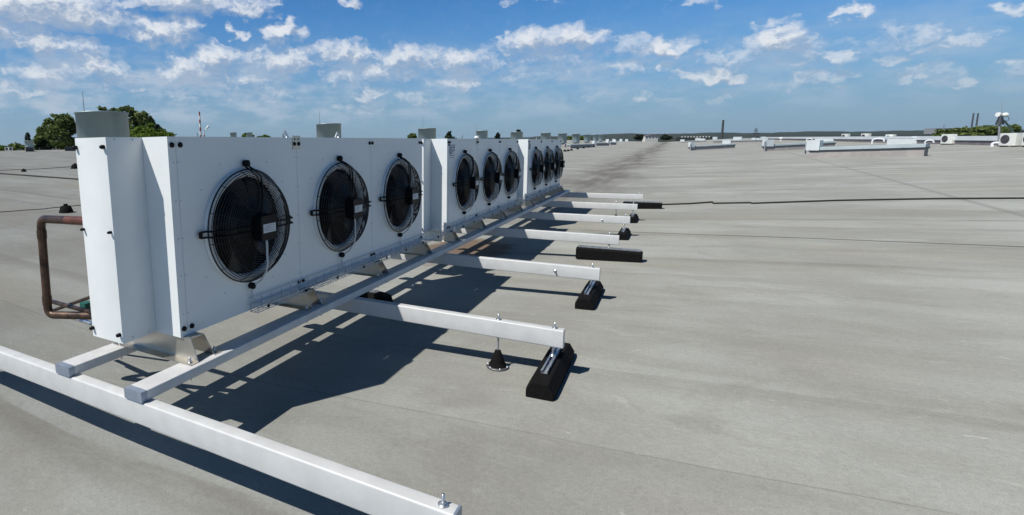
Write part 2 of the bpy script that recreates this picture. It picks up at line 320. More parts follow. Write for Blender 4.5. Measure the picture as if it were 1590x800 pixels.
# ------------------------------------------------------------------ mesh helpers
class MB:
    def __init__(s): s.v = []; s.f = []; s.m = []; s.sm = []
    def add(s, vs, fs, mi=0, smooth=False):
        o = len(s.v); s.v += [tuple(p) for p in vs]
        for f in fs: s.f.append([i + o for i in f]); s.m.append(mi); s.sm.append(smooth)
    def box(s, x0, x1, y0, y1, z0, z1, mi=0):
        s.add([(x, y, z) for z in (z0, z1) for y in (y0, y1) for x in (x0, x1)],
              [(0, 2, 3, 1), (4, 5, 7, 6), (0, 1, 5, 4), (2, 6, 7, 3), (0, 4, 6, 2), (1, 3, 7, 5)], mi)
    def prism(s, prof, axis, a, b, mi=0, smooth=False):     # prof: closed 2D outline extruded along x, y or z
        n = len(prof)
        def P(u, w, t): return (t, u, w) if axis == 'x' else (u, t, w) if axis == 'y' else (u, w, t)
        vs = [P(u, w, a) for u, w in prof] + [P(u, w, b) for u, w in prof]
        s.add(vs, [[i, (i + 1) % n, n + (i + 1) % n, n + i] for i in range(n)], mi, smooth)
        s.add(vs, [list(range(n))[::-1], list(range(n, 2 * n))], mi)
    def rbox(s, x0, x1, y0, y1, z0, z1, r, axis, mi=0, seg=3):   # box tube with rounded long edges
        A = {'x': (y0, y1, z0, z1, x0, x1), 'y': (x0, x1, z0, z1, y0, y1), 'z': (x0, x1, y0, y1, z0, z1)}[axis]
        u0, u1, w0, w1, a, b = A; pr = []
        for cu, cw, st in ((u1 - r, w1 - r, 0), (u0 + r, w1 - r, 90), (u0 + r, w0 + r, 180), (u1 - r, w0 + r, 270)):
            for k in range(seg + 1):
                t = R(st + 90 * k / seg); pr.append((cu + r * math.cos(t), cw + r * math.sin(t)))
        s.prism(pr, axis, a, b, mi, True)
    def tube(s, pts, r, n=8, mi=0, closed=False, caps=True):
        pts = [Vector(p) for p in pts]; N = len(pts); rings = []
        rr = r if isinstance(r, (list, tuple)) else [r] * N
        ref = None; vs = []
        for i, p in enumerate(pts):
            a = pts[(i - 1) % N] if (closed or i > 0) else p; c = pts[(i + 1) % N] if (closed or i < N - 1) else p
            d = (c - a).normalized()
            if ref is None:
                ref = Vector((0, 0, 1)) if abs(d.z) < .9 else Vector((1, 0, 0))
            u = (ref - d * ref.dot(d)).normalized(); w = d.cross(u); ref = u
            vs += [p + (u * math.cos(2 * math.pi * k / n) + w * math.sin(2 * math.pi * k / n)) * rr[i] for k in range(n)]
        fs = [(i * n + k, i * n + (k + 1) % n, ((i + 1) % N) * n + (k + 1) % n, ((i + 1) % N) * n + k) for i in range(N if closed else N - 1) for k in range(n)]
        s.add(vs, fs, mi, True)
        if caps and not closed: s.add(vs[:n], [list(range(n))[::-1]], mi); s.add(vs[-n:], [list(range(n))], mi)
    def lathe(s, prof, origin=(0, 0, 0), axis='z', n=32, mi=0, smooth=True, a0=0, a1=360):  # prof: (radius, height)
        o = Vector(origin); full = abs(a1 - a0) >= 360; K = n if full else n + 1; vs = []
        for rad, h in prof:
            for k in range(K):
                t = R(a0 + (a1 - a0) * k / n); c, q = rad * math.cos(t), rad * math.sin(t)
                vs.append(o + Vector((c, q, h) if axis == 'z' else (h, c, q) if axis == 'x' else (c, h, q)))
        fs = []
        for i in range(len(prof) - 1):
            for k in range(n):
                k2 = (k + 1) % K; fs.append((i * K + k, i * K + k2, (i + 1) * K + k2, (i + 1) * K + k))
        s.add(vs, fs, mi, smooth)
    def disc(s, c, r, axis='x', n=24, mi=0):
        c = Vector(c); vs = []
        for k in range(n):
            t = 2 * math.pi * k / n; a, b = r * math.cos(t), r * math.sin(t)
            vs.append(c + Vector((0, a, b) if axis == 'x' else (a, 0, b) if axis == 'y' else (a, b, 0)))
        s.add(vs, [list(range(n))], mi)
    def build(s, name, mats, parent=None, loc=None):
        me = bpy.data.meshes.new(name); me.from_pydata(s.v, [], s.f)
        for mm in (mats if isinstance(mats, (list, tuple)) else [mats]): me.materials.append(mm)
        me.polygons.foreach_set('material_index', s.m); me.polygons.foreach_set('use_smooth', s.sm)
        bm = bmesh.new(); bm.from_mesh(me)
        if len(bm.faces) < 60000: bmesh.ops.recalc_face_normals(bm, faces=bm.faces)
        bm.to_mesh(me); bm.free(); me.update()
        o = bpy.data.objects.new(name, me); COL.objects.link(o)
        if parent: o.parent = parent
        if loc is not None: o.location = loc
        return o
def tag(o, label, cat, group=None, kind='thing'):
    o['label'] = label; o['category'] = cat; o['kind'] = kind
    if group: o['group'] = group
    return o
def empty(name, loc, label, cat, group=None, rz=0):
    o = bpy.data.objects.new(name, None); COL.objects.link(o); o.location = loc; o.rotation_euler = (0, 0, rz); o.empty_display_size = .1
    return tag(o, label, cat, group)
def copy_tree(o, parent=None):
    c = o.copy(); COL.objects.link(c); c.parent = parent
    for ch in list(o.children): copy_tree(ch, c)
    return c
def structure(o): o['kind'] = 'structure'; return o

# ================================================================== SETTING
def build_roof():
    xs = [-150, -110, -80, -60, -48, -44, -42.2, -41, -36, -30, -24, -18, -14, -11, -9, -7, -5.5, -4.5, -3.8, -3.2, -2.8, -2.5, -2.3, -2.1, -1.9, -1.7, -1.4, -1, -.4, .4, 1.4, 2.6, 4, 6, 8, 11, 14, 17.6]
    ys = [-14, -8, -4, -1, 2, 5, 8, 11, 12, 14, 18, 24, 32, 45, 60, 80, 100, 125, 150, 152, 154, 160, 200]
    mb = MB(); n = len(xs)
    vs = [(x, y, gz(x, y) - (max(0, -44 - x) * .04)) for y in ys for x in xs]
    mb.add(vs, [(j * n + i, j * n + i + 1, (j + 1) * n + i + 1, (j + 1) * n + i) for j in range(len(ys) - 1) for i in range(n - 1)], 0, True)
    o = mb.build('roof', roof_material()); structure(o)
    # walls of the hall below the roof edge
    mb = MB()
    ring = [(x, ys[0]) for x in xs] + [(xs[-1], y) for y in ys[1:]] + [(x, ys[-1]) for x in xs[-2::-1]] + [(xs[0], y) for y in ys[-2:0:-1]]
    v = []; k = len(ring)
    for x, y in ring: v.append((x, y, gz(x, y) - (max(0, -44 - x) * .04)))
    for x, y in ring: v.append((x, y, -9))
    mb.add(v, [(i, k + i, k + (i + 1) % k, (i + 1) % k) for i in range(k)])
    structure(mb.build('hall_wall', M_ROUGHW))
build_roof()
def build_land():
    mb = MB(); r = [0, 200, 600, 1500, 4000, 12000]; n = 48; vs = []
    for q in r:
        for k in range(n): vs.append((q * math.cos(2 * math.pi * k / n), q * math.sin(2 * math.pi * k / n), -9))
    mb.add(vs, [(i * n + k, i * n + (k + 1) % n, (i + 1) * n + (k + 1) % n, (i + 1) * n + k) for i in range(len(r) - 1) for k in range(n)])
    structure(mb.build('ground', land_material('fields', (.07, .085, .03), (.12, .115, .06), .01)))
    # wooded hills on the horizon
    def ridge(name, prof, depth, thick, mt, rough):
        mb = MB(); P = []; x0, x1 = prof[0][0], prof[-1][0]; N = 260
        for i in range(N + 1):
            x = x0 + (x1 - x0) * i / N
            for (xa, ya), (xb, yb) in zip(prof, prof[1:]):
                if xa <= x <= xb: y = ya + (yb - ya) * (x - xa) / (xb - xa)
            P.append((x, y + rough * (mnoise.fractal(Vector((x * .035, depth * .01, 0)), 1, 2, 5))))
        vs = []; K = 7
        for x, y in P:
            top = pt(x, y, depth); d = Vector((ray(x, y).x, ray(x, y).y, 0)).normalized()
            for k in range(K):
                f = k / (K - 1) * 2 - 1; h = max(0, 1 - f * f)
                q = Vector((top.x, top.y, 0)) + d * (f * thick + thick)
                vs.append((q.x, q.y, -9 + (top.z + 9) * h * (1 + .0 * f)))
        mb.add(vs, [(i * K + k, (i + 1) * K + k, (i + 1) * K + k + 1, i * K + k + 1) for i in range(N) for k in range(K - 1)], 0, True)
        return structure(mb.build(name, mt))
    wood = land_material('wooded_slope', (.010, .019, .013), (.022, .034, .020), .02)
    ridge('hills', [(-60, 231), (60, 229), (300, 224), (500, 219), (700, 215), (840, 211), (930, 208), (965, 205.5), (1000, 207), (1050, 206.5), (1110, 204.7), (1200, 205.5), (1260, 202.7), (1330, 203.7), (1400, 202), (1500, 201), (1700, 199)], 3600, 500, wood, 1.1)
    ridge('wooded_plain', [(-60, 235), (300, 229.5), (840, 219.5), (1000, 215.5), (1100, 213), (1200, 211.0), (1300, 209.2), (1400, 208), (1500, 207), (1700, 203)], 1500, 250, wood, 1.0)
build_land()

# ================================================================== FRAME
ZRB, ZR, ZBB = .3327 * S, .3825 * S, .2222 * S
XQ0, XQ1, XR0, XR1 = -2.5921 * S, -2.4776 * S, -2.0482 * S, -1.9323 * S
YR, BW, XE = 1.3627 * S, .0578 * S, -.4995 * S
YEND = 12.3065 * S + BW
YB = [1.3627 * S, 3.1543 * S, 4.9195 * S, 6.7784 * S, 8.5904 * S, 10.3621 * S, 12.3065 * S]
for nm, x0, x1, lab in (('support_rail', XQ0, XQ1, 'pale grey rail under the rear of the coolers, farther from the fans'), ('support_rail', XR0, XR1, 'pale grey rail running under the fan side of the coolers')):
    mb = MB(); mb.rbox(x0, x1, YR + .004, YEND, ZRB + .001, ZR, .006, 'y')
    o = mb.build(nm, M_RAIL); tag(o, lab, 'rail', 'long rails carrying the coolers')
    mb = MB(); mb.rbox(x0 - .0015, x1 + .0015, YR - .006, YR + .028, ZRB - .0005 + .0015, ZR + .0015, .007, 'y'); mb.build('end_cap', M_CAP, o)
def nut(mb, x, y, z, up=.035, mi=0, rw=.019):
    mb.lathe([(0.001, 0), (rw, 0), (rw, .004), (.001, .004)], (x, y, z + .0005), 'z', 20, mi)
    mb.lathe([(.0105, .004), (.0105, .013), (.001, .013)], (x, y, z), 'z', 6, mi, False)
    mb.lathe([(.0055, .013), (.0055, up), (.001, up)], (x, y, z), 'z', 10, mi)
BEAM_LABELS = ['long white crossbeam in the very foreground, carrying the two capped rail ends',
    'white crossbeam held up by a rubber cone and a rubber block',
    'white crossbeam with a bolt sticking out of its side, just behind the cone-footed one',
    'white crossbeam on the rubber block that lies broadside',
    'white crossbeam with a side bolt and the thin grey wire passing by its end',
    'white crossbeam second from the far end of the row',
    'farthest white crossbeam, at the far end of the rails']
SIDE_BOLT = {2: (862, 421), 4: (935, 342)}
bolt_spots = {0: [-.5467 * S], 1: [-.8884 * S, -.55 * S], 2: [-.56 * S], 3: [-.6 * S], 4: [-.56 * S], 5: [-.83 * S, -.56 * S], 6: [-.57 * S]}
for i, yb in enumerate(YB):
    xl = -4.3 if i == 0 else XQ0 - .08
    mb = MB(); mb.rbox(xl, XE, yb, yb + BW, ZBB, ZRB, .009, 'x', 0, 4)
    o = mb.build('cross_beam', M_BEAM); tag(o, BEAM_LABELS[i], 'beam', 'white crossbeams of the cooler stand')
    mb = MB(); mb.rbox(XE - .006, XE + .003, yb - .001, yb + BW + .001, ZBB - .001, ZRB + .001, .009, 'x', 0, 4); mb.build('end_cap', M_CAP if i == 0 else M_BEAM, o)
    for bx in bolt_spots[i]:
        mb = MB(); nut(mb, bx, yb + BW / 2, ZRB, .042); mb.build('bolt', M_ZINC, o)
    if i in SIDE_BOLT:
        d = ray(*SIDE_BOLT[i]); q = ORG + d * ((yb - ORG.y) / d.y)
        mb = MB(); mb.lathe([(.001, -.004), (.017, -.004), (.017, 0)], (q.x, yb, q.z), 'y', 18); mb.lathe([(.009, -.03), (.009, -.004)], (q.x, yb, q.z), 'y', 6, 0, False); mb.lathe([(.001, -.03), (.009, -.03)], (q.x, yb, q.z), 'y', 6, 0, False)
        mb.build('side_bolt', M_ZINC, o)

# ---- rubber blocks with strut channels
def rubber_block(cx, cy, along, label, top=None, L=.80, W=.172, H=.115, ribbed=False, side=.45):
    z = gz(cx, cy)
    e = empty('rubber_support', (cx, cy, z), label, 'rubber support', 'black rubber support blocks under the crossbeams', 0 if along == 'y' else R(90))
    n = 1
    # block along local y: chamfered ends and sloping upper sides
    secs = [(-.5 * L, .80, .84), (-.5 * L + .03, 1.0, .90), (-.5 * L + .10, 1.0, 1.0), (.5 * L - .10, 1.0, 1.0), (.5 * L - .03, 1.0, .90), (.5 * L, .80, .84)] if side < .6 else [(-.5 * L, 1, .97), (-.5 * L + .02, 1.0, 1.0), (.5 * L - .02, 1.0, 1.0), (.5 * L, 1, .97)]
    mb = MB(); vs = []; K = 8
    for y, fw, fh in secs:
        w = W / 2 * (fw * .25 + .75); h = H * fh; t = w * .60
        vs += [(-w, y, 0), (-w, y, h * side), (-t, y, h), (-.026, y, h), (.026, y, h), (t, y, h), (w, y, h * side), (w, y, 0)]
    mb.add(vs, [(i * K + k, i * K + (k + 1) % K, (i + 1) * K + (k + 1) % K, (i + 1) * K + k) for i in range(len(secs) - 1) for k in range(K)] + [list(range(K)), [(len(secs) - 1) * K + k for k in range(K)][::-1]])
    if ribbed:
        for k in range(9):
            yy = -L * .36 + k * L * .09; mb.box(-W / 2 - .012, W / 2 + .012, yy, yy + .03, .002, H * .55)
    mb.build('rubber_body', M_RUBBER, e)
    mb = MB(); q = L / 2 - (.13 if side < .6 else .02)                # C-shaped channel, open upwards, with in-turned lips
    for sx in (-1, 1):
        a, b = sorted((sx * .0205, sx * .0180)); mb.box(a, b, -q, q, H - .012, H + .021)
        a, b = sorted((sx * .0179, sx * .0105)); mb.box(a, b, -q, q, H + .0185, H + .021)
    mb.box(-.0179, .0179, -q, q, H + .001, H + .0035)
    mb.build('channel', M_ZINC, e)
    if top is not None:
        mb = MB(); zt = top - z
        mb.tube([(0, 0, H + .004), (0, 0, zt)], .006, 10)
        mb.lathe([(.002, H + .021), (.02, H + .0215), (.02, H + .026), (.011, H + .026), (.011, H + .036), (.002, H + .036)], (0, 0, 0), 'z', 12)
        mb.lathe([(.002, zt - .018), (.011, zt - .018), (.011, zt - .007), (.021, zt - .006), (.021, zt), (.002, zt)], (0, 0, 0), 'z', 12)
        mb.build('threaded_rod', M_ZINC, e)
    return e
yc = lambda i: YB[i] + BW / 2
rubber_block(-.56 * S, yc(1) + .02, 'y', 'black rubber block nearest to us, under the end of a white crossbeam', ZBB)
rubber_block(-.575 * S, yc(2) + .06, 'y', 'black rubber block pointing toward us, next one behind the nearest', ZBB)
rubber_block(-.60 * S, yc(3) - .0, 'x', 'black rubber block lying broadside to us in front of the middle crossbeam', ZBB, W=.155, H=.15, side=.86)
rubber_block(-.57 * S, yc(4) - .03, 'y', 'black rubber block where the thin grey wire passes', ZBB, L=.7)
rubber_block(-.56 * S, yc(5) + .02, 'y', 'small far black rubber block under the second last crossbeam', ZBB, L=.7)
rubber_block(-.50 * S, yc(6) - .02, 'x', 'black rubber block with the black cable leading away from it', ZBB, W=.155, H=.15, side=.86)
rubber_block(-2.62, yc(1) + 1.05, 'x', 'ribbed black rubber block in the shade beneath the fan side rail', None, L=.40, W=.20, H=.14, ribbed=True)
# ---- rubber cones on the roof sheet, carrying threaded rods
def cone_foot(cx, cy, top, label, k=1.0):
    z = gz(cx, cy)
    e = empty('cone_foot', (cx, cy, z), label, 'cone foot', 'black rubber cone feet')
    mb = MB(); mb.lathe([(.062, .006), (.060, .030), (.052, .034), (.050, .045), (.020, .128), (.014, .131), (.001, .131)], (0, 0, 0), 'z', 28); mb.build('rubber_cone', M_RUBBER, e)
    mb = MB(); mb.lathe([(.050, .003), (.078, .003), (.080, .008), (.074, .013), (.058, .015)], (0, 0, 0), 'z', 28)
    for j in range(6): mb.lathe([(.007, .010), (.007, .020), (.001, .020)], (.069 * math.cos(j * 1.047), .069 * math.sin(j * 1.047), 0), 'z', 6, 1)
    mb.build('steel_ring', [mat('dull_steel', (.16, .16, .165), .45, .6), M_ZINC], e)
    mb = MB(); mb.tube([(0, 0, .12), (0, 0, top - z)], .0075, 10); mb.lathe([(.002, top - z - .008), (.016, top - z - .007), (.016, top - z), (.002, top - z)], (0, 0, 0), 'z', 12); mb.build('threaded_rod', M_ZINC, e)
cone_foot(-.8884 * S, yc(1), ZBB, 'black rubber cone with steel ring and rod under the near crossbeam')
cone_foot(-.83 * S, yc(5), ZBB, 'far black rubber cone with rod under the second last crossbeam')

# ================================================================== COOLERS
XF, XC0, XC1, YA, YBK, UL, UP, ZB, UH = -2.0779 * S, -2.5066 * S, -2.2618 * S, 1.5150 * S, 1.7094 * S, 2.9661 * S, 3.6206 * S, .4915 * S, 1.0 * S
FY = [(.517 + .968 * k) * S for k in range(3)]; FZ = .5 * S; FR = .322 * S
FH = .277 * S                                  # radius of the opening
def fan_part(parent, fy):
    # bell mouth ring around the opening, standing on the panel
    mb = MB()
    mb.lathe([(FH, -.10), (FH, .012), (FH + .012, .028), (FR - .008, .030), (FR, .024), (FR + .004, .0012)], (0, 0, 0), 'x', 64, 0)
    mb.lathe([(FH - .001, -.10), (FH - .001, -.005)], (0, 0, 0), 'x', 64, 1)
    fan = mb.build('fan', [M_WHITE, M_DARK], parent, (0, fy, FZ))
    # wire basket grille
    mb = MB(); depth = .118
    def dome(rad):
        t = rad / FR
        return .03 + (depth - .03) * (1 if t < .80 else max(0, 1 - ((t - .80) / .20) ** 1.5))
    rads = [.105 + .0145 * k for k in range(14)]
    rads = [r for r in rads if r < FR * .80]
    rings = [(r, dome(r)) for r in rads]
    for k in range(8):
        t = k / 7; rings.append((FR * (.80 + .19 * t), .03 + (depth - .03) * (1 - t ** 1.35)))
    for rad, h in rings:
        mb.tube([(h, rad * math.cos(2 * math.pi * j / 56), rad * math.sin(2 * math.pi * j / 56)) for j in range(56)], .0026, 5, 0, True)
    for j in range(12):
        a = 2 * math.pi * (j + .35) / 12
        path = [(.100, .105)] + [(h - .0035, r) for r, h in rings]
        mb.tube([(h, r * math.cos(a), r * math.sin(a)) for h, r in path], .0022, 5)
    rim = FR * .995
    mb.tube([(.030, rim * math.cos(2 * math.pi * j / 64), rim * math.sin(2 * math.pi * j / 64)) for j in range(64)], .005, 6, 0, True)
    mb.build('grille', M_WIRE, fan)
    # carrier arms: paired rods from knobs on the panel over the basket to the motor
    for a in (90, 180, 0):
        mb = MB(); ca, sa = math.cos(R(a)), math.sin(R(a))
        for sft in (-.017, .017):
            P = []
            for r, h in ((FR + .045, .020), (FR + .012, .030), (FR * .985, .070), (FR * .88, .118), (FR * .7, .128), (.17, .128), (.115, .118), (.07, .10)):
                P.append((h, r * ca - sft * sa, r * sa + sft * ca))
            mb.tube(P, .0062, 8)
        mb.tube([(.020, (FR + .046) * ca + .018 * sa, (FR + .046) * sa - .018 * ca), (.020, (FR + .046) * ca - .018 * sa, (FR + .046) * sa + .018 * ca)], .011, 8)
        mb.build('support_arm', M_BLACK, fan)
    for a in (90, 270):
        ca, sa = math.cos(R(a)), math.sin(R(a)); rr = FR + .035
        mb = MB(); mb.lathe([(.020, .001), (.022, .012), (.021, .034), (.012, .042), (.001, .043)], (0, rr * ca, rr * sa), 'x', 14)
        mb.build('mounting_knob', M_BLACK, fan)
    # motor with terminal box, rating plate and white cable
    mb = MB(); mb.lathe([(.092, -.045), (.095, -.02), (.094, .085), (.080, .105), (.001, .108)], (0, 0, 0), 'x', 32); mb.build('motor', M_BLACK, fan)
    mb = MB(); mb.lathe([(.128, -.05), (.128, -.012), (.098, .004)], (0, 0, 0), 'x', 40); mb.build('hub', M_BLADE, fan)
    mb = MB(); mb.rbox(.09, .185, -.072, .072, -.078, .075, .010, 'x'); mb.build('terminal_box', M_BLACK, fan)
    mb = MB(); mb.box(.1855, .1868, -.056, .060, -.030, .024, 0)
    for k in range(5): mb.box(.1868, .1874, -.050, -.050 + (.095, .06, .09, .05, .10)[k], .014 - k * .008, .0165 - k * .008, 1)
    mb.build('rating_plate', [M_LABEL, M_INK], fan)
    mb = MB()
    P = [(.13, .030, -.078), (.137, .026, -.12), (.140, .020, -.18), (.138, .024, -.24), (.128, .018, -.295), (.085, .010, FR * -.985), (.035, .006, -FR - .03), (.022, -.012, -FR - .07), (.024, .0, -FR - .12), (.034, .03, -FR - .155)]
    for k in (-1, 0, 1): mb.tube([(x, y + k * .005 * (1 if i < 6 else .3), z) for i, (x, y, z) in enumerate(P)], [.0042] * 6 + [.004] * 4, 7)
    mb.build('power_cable', M_CABLE, fan)
    # impeller: five broad swept blades
    mb = MB()
    for j in range(5):
        a0 = 2 * math.pi * j / 5 + .5; vs = []; NR, NA = 8, 7
        for i in range(NR):
            r = .11 + (FH - .008 - .11) * i / (NR - 1); sweep = .32 * ((i / (NR - 1)) ** 1.6)
            wdt = .78 + .10 * i / (NR - 1)
            for k in range(NA):
                f = k / (NA - 1); a = a0 + sweep + (f - .5) * wdt
                x = -.045 - (f - .5) * .085 * (1.15 - .45 * i / (NR - 1)) + .012 * math.sin(f * math.pi)
                vs.append((x, r * math.cos(a), r * math.sin(a)))
        mb.add(vs, [(i * NA + k, i * NA + k + 1, (i + 1) * NA + k + 1, (i + 1) * NA + k) for i in range(NR - 1) for k in range(NA - 1)], 0, True)
    mb.build('impeller', M_BLADE, fan)
    return fan
def panel_with_holes(mb, x, y0, y1, z0, z1, centres, rad, n=48):
    # front sheet built from squares with a round hole each, plus filler strips
    half = .475 * S; ed = y0; zlo, zhi = z0, z1
    for cy in centres:
        a, b = cy - half, cy + half
        if a > ed + 1e-4: mb.add([(x, ed, zlo), (x, a, zlo), (x, a, zhi), (x, ed, zhi)], [(0, 1, 2, 3)])
        inner = []; outer = []
        for k in range(n):
            t = 2 * math.pi * k / n; c, s_ = math.cos(t), math.sin(t)
            inner.append((x, cy + rad * c, FZ + rad * s_))
            q = min((half / abs(c)) if abs(c) > 1e-6 else 9, ((zhi - FZ) / s_) if s_ > 1e-6 else 9, ((zlo - FZ) / s_) if s_ < -1e-6 else 9)
            outer.append((x, cy + q * c, FZ + q * s_))
        vs = inner + outer
        mb.add(vs, [(k, (k + 1) % n, n + (k + 1) % n, n + k) for k in range(n)])
        for cyy, czz in ((a, zlo), (b, zlo), (b, zhi), (a, zhi)):       # square corners
            ang = math.atan2(czz - FZ, cyy - cy) % (2 * math.pi); k = int(ang / (2 * math.pi) * n) % n
            mb.add([outer[k], outer[(k + 1) % n], (x, cyy, czz)], [(0, 1, 2)])
        ed = b
    mb.add([(x, ed, zlo), (x, y1, zlo), (x, y1, zhi), (x, ed, zhi)], [(0, 1, 2, 3)])
def make_cooler():
    root = empty('fan_cooler', (XF, YBK, ZR), '', 'cooling unit', 'white fan coolers in a row on the stand')
    bz = ZB - ZR                                # parts sit on the feet
    dp = XC1 - XF                               # negative: back of the fan plenum
    db = XC0 - XF
    yo = YA - YBK
    mb = MB()
    panel_with_holes(mb, 0, 0, UL, 0, UH, FY, FH)
    q = [(dp, 0), (0, 0), (0, UL), (dp, UL)]
    mb.add([(dp, 0, 0), (0, 0, 0), (0, 0, UH), (dp, 0, UH)], [(0, 1, 2, 3)])
    mb.add([(dp, UL, 0), (0, UL, 0), (0, UL, UH), (dp, UL, UH)], [(0, 3, 2, 1)])
    mb.add([(dp, 0, UH), (0, 0, UH), (0, UL, UH), (dp, UL, UH)], [(0, 1, 2, 3)])
    mb.add([(dp, 0, 0), (0, 0, 0), (0, UL, 0), (dp, UL, 0)], [(0, 3, 2, 1)])
    for k in (0, 1):                             # joints between the fan panels
        yj = (FY[k] + FY[k + 1]) / 2; mb.box(.0004, .0012, yj - .0012, yj + .0012, .02, UH - .01, 1)
    mb.box(.0004, .0012, .052, .054, .03, UH - .02, 1)
    rnd = random.Random(3)
    def dot(y, z, r=.0045): mb.lathe([(r, .0005), (r, .003), (.0005, .003)], (0, y, z), 'x', 8, 1)
    for k in range(3):                           # rivets round each fan
        for a in (35, 62, 118, 145, 215, 240, 300, 325): dot(FY[k] + .50 * math.cos(R(a)) * .9, FZ + .45 * math.sin(R(a)))
    for yj in (.030, (FY[0] + FY[1]) / 2 - .018, (FY[0] + FY[1]) / 2 + .018, (FY[1] + FY[2]) / 2 - .018, (FY[1] + FY[2]) / 2 + .018, UL - .04, .062):
        for z in (.12, .34, .55, .76, .97): dot(yj, z + .01, .0038)
    cas = mb.build('casing', [M_WHITE, M_SEAM], root, (0, 0, bz))
    # coil block behind the fans
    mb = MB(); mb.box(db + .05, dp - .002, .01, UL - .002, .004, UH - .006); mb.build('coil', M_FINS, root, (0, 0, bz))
    # sheet cover over the pipe bends, standing out at the near end
    mb = MB(); mb.rbox(db, dp - .0005, yo, .0095, 0, UH, .0025, 'z', 0, 2)
    for y, z in ((yo + .05, UH - .012), (-.06, UH - .012), (yo + .06, .02), (-.05, .02)): mb.lathe([(.0045, 0), (.0045, .003), (.0005, .003)], (dp, y, z), 'x', 8, 1)
    end = mb.build('end_cover', [M_WHITE, M_SEAM], root, (0, 0, bz))
    mb = MB(); mb.box(db + .02, dp - .02, UL + .001, UL + .10, 0.02, UH - .02); mb.build('far_end_cover', M_WHITE, root, (0, 0, bz))
    for x, z in ((db + .012, UH - .05), (dp - .02, UH - .05), (db + .012, .05), (dp - .02, .05), (dp - .02, .62), (db + .012, .62)):
        mb = MB(); r = .011 if z != .62 else .008
        mb.lathe([(r, 0), (r, -.016), (r * .7, -.022), (.0005, -.023)], (x, yo - .0005, z), 'y', 12); mb.build('cover_screw', M_BLACK, root, (0, 0, bz))
    yj = [(FY[k] + FY[k + 1]) / 2 for k in (0, 1)]
    for y, z in [(.026, UH - .045), (.082, UH - .045), (.026, .045), (.082, .045), (UL - .030, UH - .045), (UL - .075, UH - .045), (UL - .03, .05)] + [(v + d, z) for v in yj for d in (-.025, .025) for z in (UH - .045, .068)]:
        mb = MB(); mb.lathe([(.0145, .0005), (.0145, .008), (.010, .013), (.0005, .014)], (0, y, z), 'x', 16); mb.build('panel_screw', M_BLACK, root, (0, 0, bz))
    # lifting plates at the top edge
    mb = MB(); y = yj[0]; mb.box(.0012, .0042, y - .045, y + .045, UH - .085, UH + .012)
    for d in (-.02, .02): mb.lathe([(.006, .0045), (.006, .008), (.0005, .008)], (0, y + d, UH - .012), 'x', 8, 1)
    mb.build('lifting_plate', [M_STEEL, M_BLACK], root, (0, 0, bz))
    for y, tilt in ((1.42, .75), (2.13, -.75)):
        mb = MB(); pr = []
        n = 20; O = []; I = []
        for k in range(n):
            a = 2 * math.pi * k / n
            O.append((.032 * max(-1, min(1, 1.25 * math.cos(a))), .028 + .045 * max(-1, min(1, 1.25 * math.sin(a))))); I.append((.015 * math.cos(a), .038 + .018 * math.sin(a)))
        for t in (0, .006):
            pass
        vs = [(0, a, b) for a, b in O] + [(0, a, b) for a, b in I] + [(.006, a, b) for a, b in O] + [(.006, a, b) for a, b in I]
        fs = []
        for k in range(n):
            k2 = (k + 1) % n
            fs += [(k, k2, n + k2, n + k), (2 * n + k, 3 * n + k, 3 * n + k2, 2 * n + k2), (k, 2 * n + k, 2 * n + k2, k2), (n + k, n + k2, 3 * n + k2, 3 * n + k)]
        mb.add(vs, fs)
        o = mb.build('lifting_lug', M_ZINC, root, (db + .16, y, bz + UH - .006)); o.rotation_euler = (tilt, 0, .15)
    # folded sheet feet, standing across both rails
    FB = [.058 * S + .9677 * S * k for k in range(4)]; FB[3] = UL - .06 * S
    for k, fy in enumerate(FB):
        mb = MB(); hh = bz - .002; bl, br = XQ0 + .02 - XF, XR1 - .035 - XF; tl, tr = db - .005, .062; t = .003; hw = .048; fl = .055; hb = .062
        for sy in (-1, 1):
            vs = [(bl, sy * hb, 0.003), (br, sy * hb, .003), (tr, sy * hw, hh), (tl, sy * hw, hh)]
            vs2 = [(a, b - sy * t, c) for a, b, c in vs]
            mb.add(vs + vs2, [(0, 1, 2, 3), (7, 6, 5, 4), (0, 4, 5, 1), (1, 5, 6, 2), (2, 6, 7, 3), (3, 7, 4, 0)])
            ya, yb_ = sorted((sy * hb, sy * (hb + fl))); mb.box(bl, br, ya, yb_, .0008, .004)
        mb.box(tl, tr, -hw, hw, hh - .003, hh)
        for a, b in ((.030, -.022), (.030, .0), (.030, .022), (.046, .012)): mb.lathe([(.006, .0), (.0005, .0004)], (a, b, hh + .0004), 'z', 10, 1)
        ft = mb.build('mounting_foot', [M_STEEL, M_BLACK], root, (0, fy, .001))
        for sy in (-1, 1):
            for x in (br - .035, bl + .035):
                mb = MB(); nut(mb, x, sy * (hb + .028), .0045, .03, 0, .014); mb.tube([(x, sy * (hb + .028), .004), (x, sy * (hb + .028), -.10)], .0045, 8); mb.build('bolt', M_ZINC, ft)
    f0 = fan_part(root, FY[0]); f0.location.z += bz
    for k in (1, 2):
        c = copy_tree(f0, root); c.location = (0, FY[k], FZ + bz)
    return root
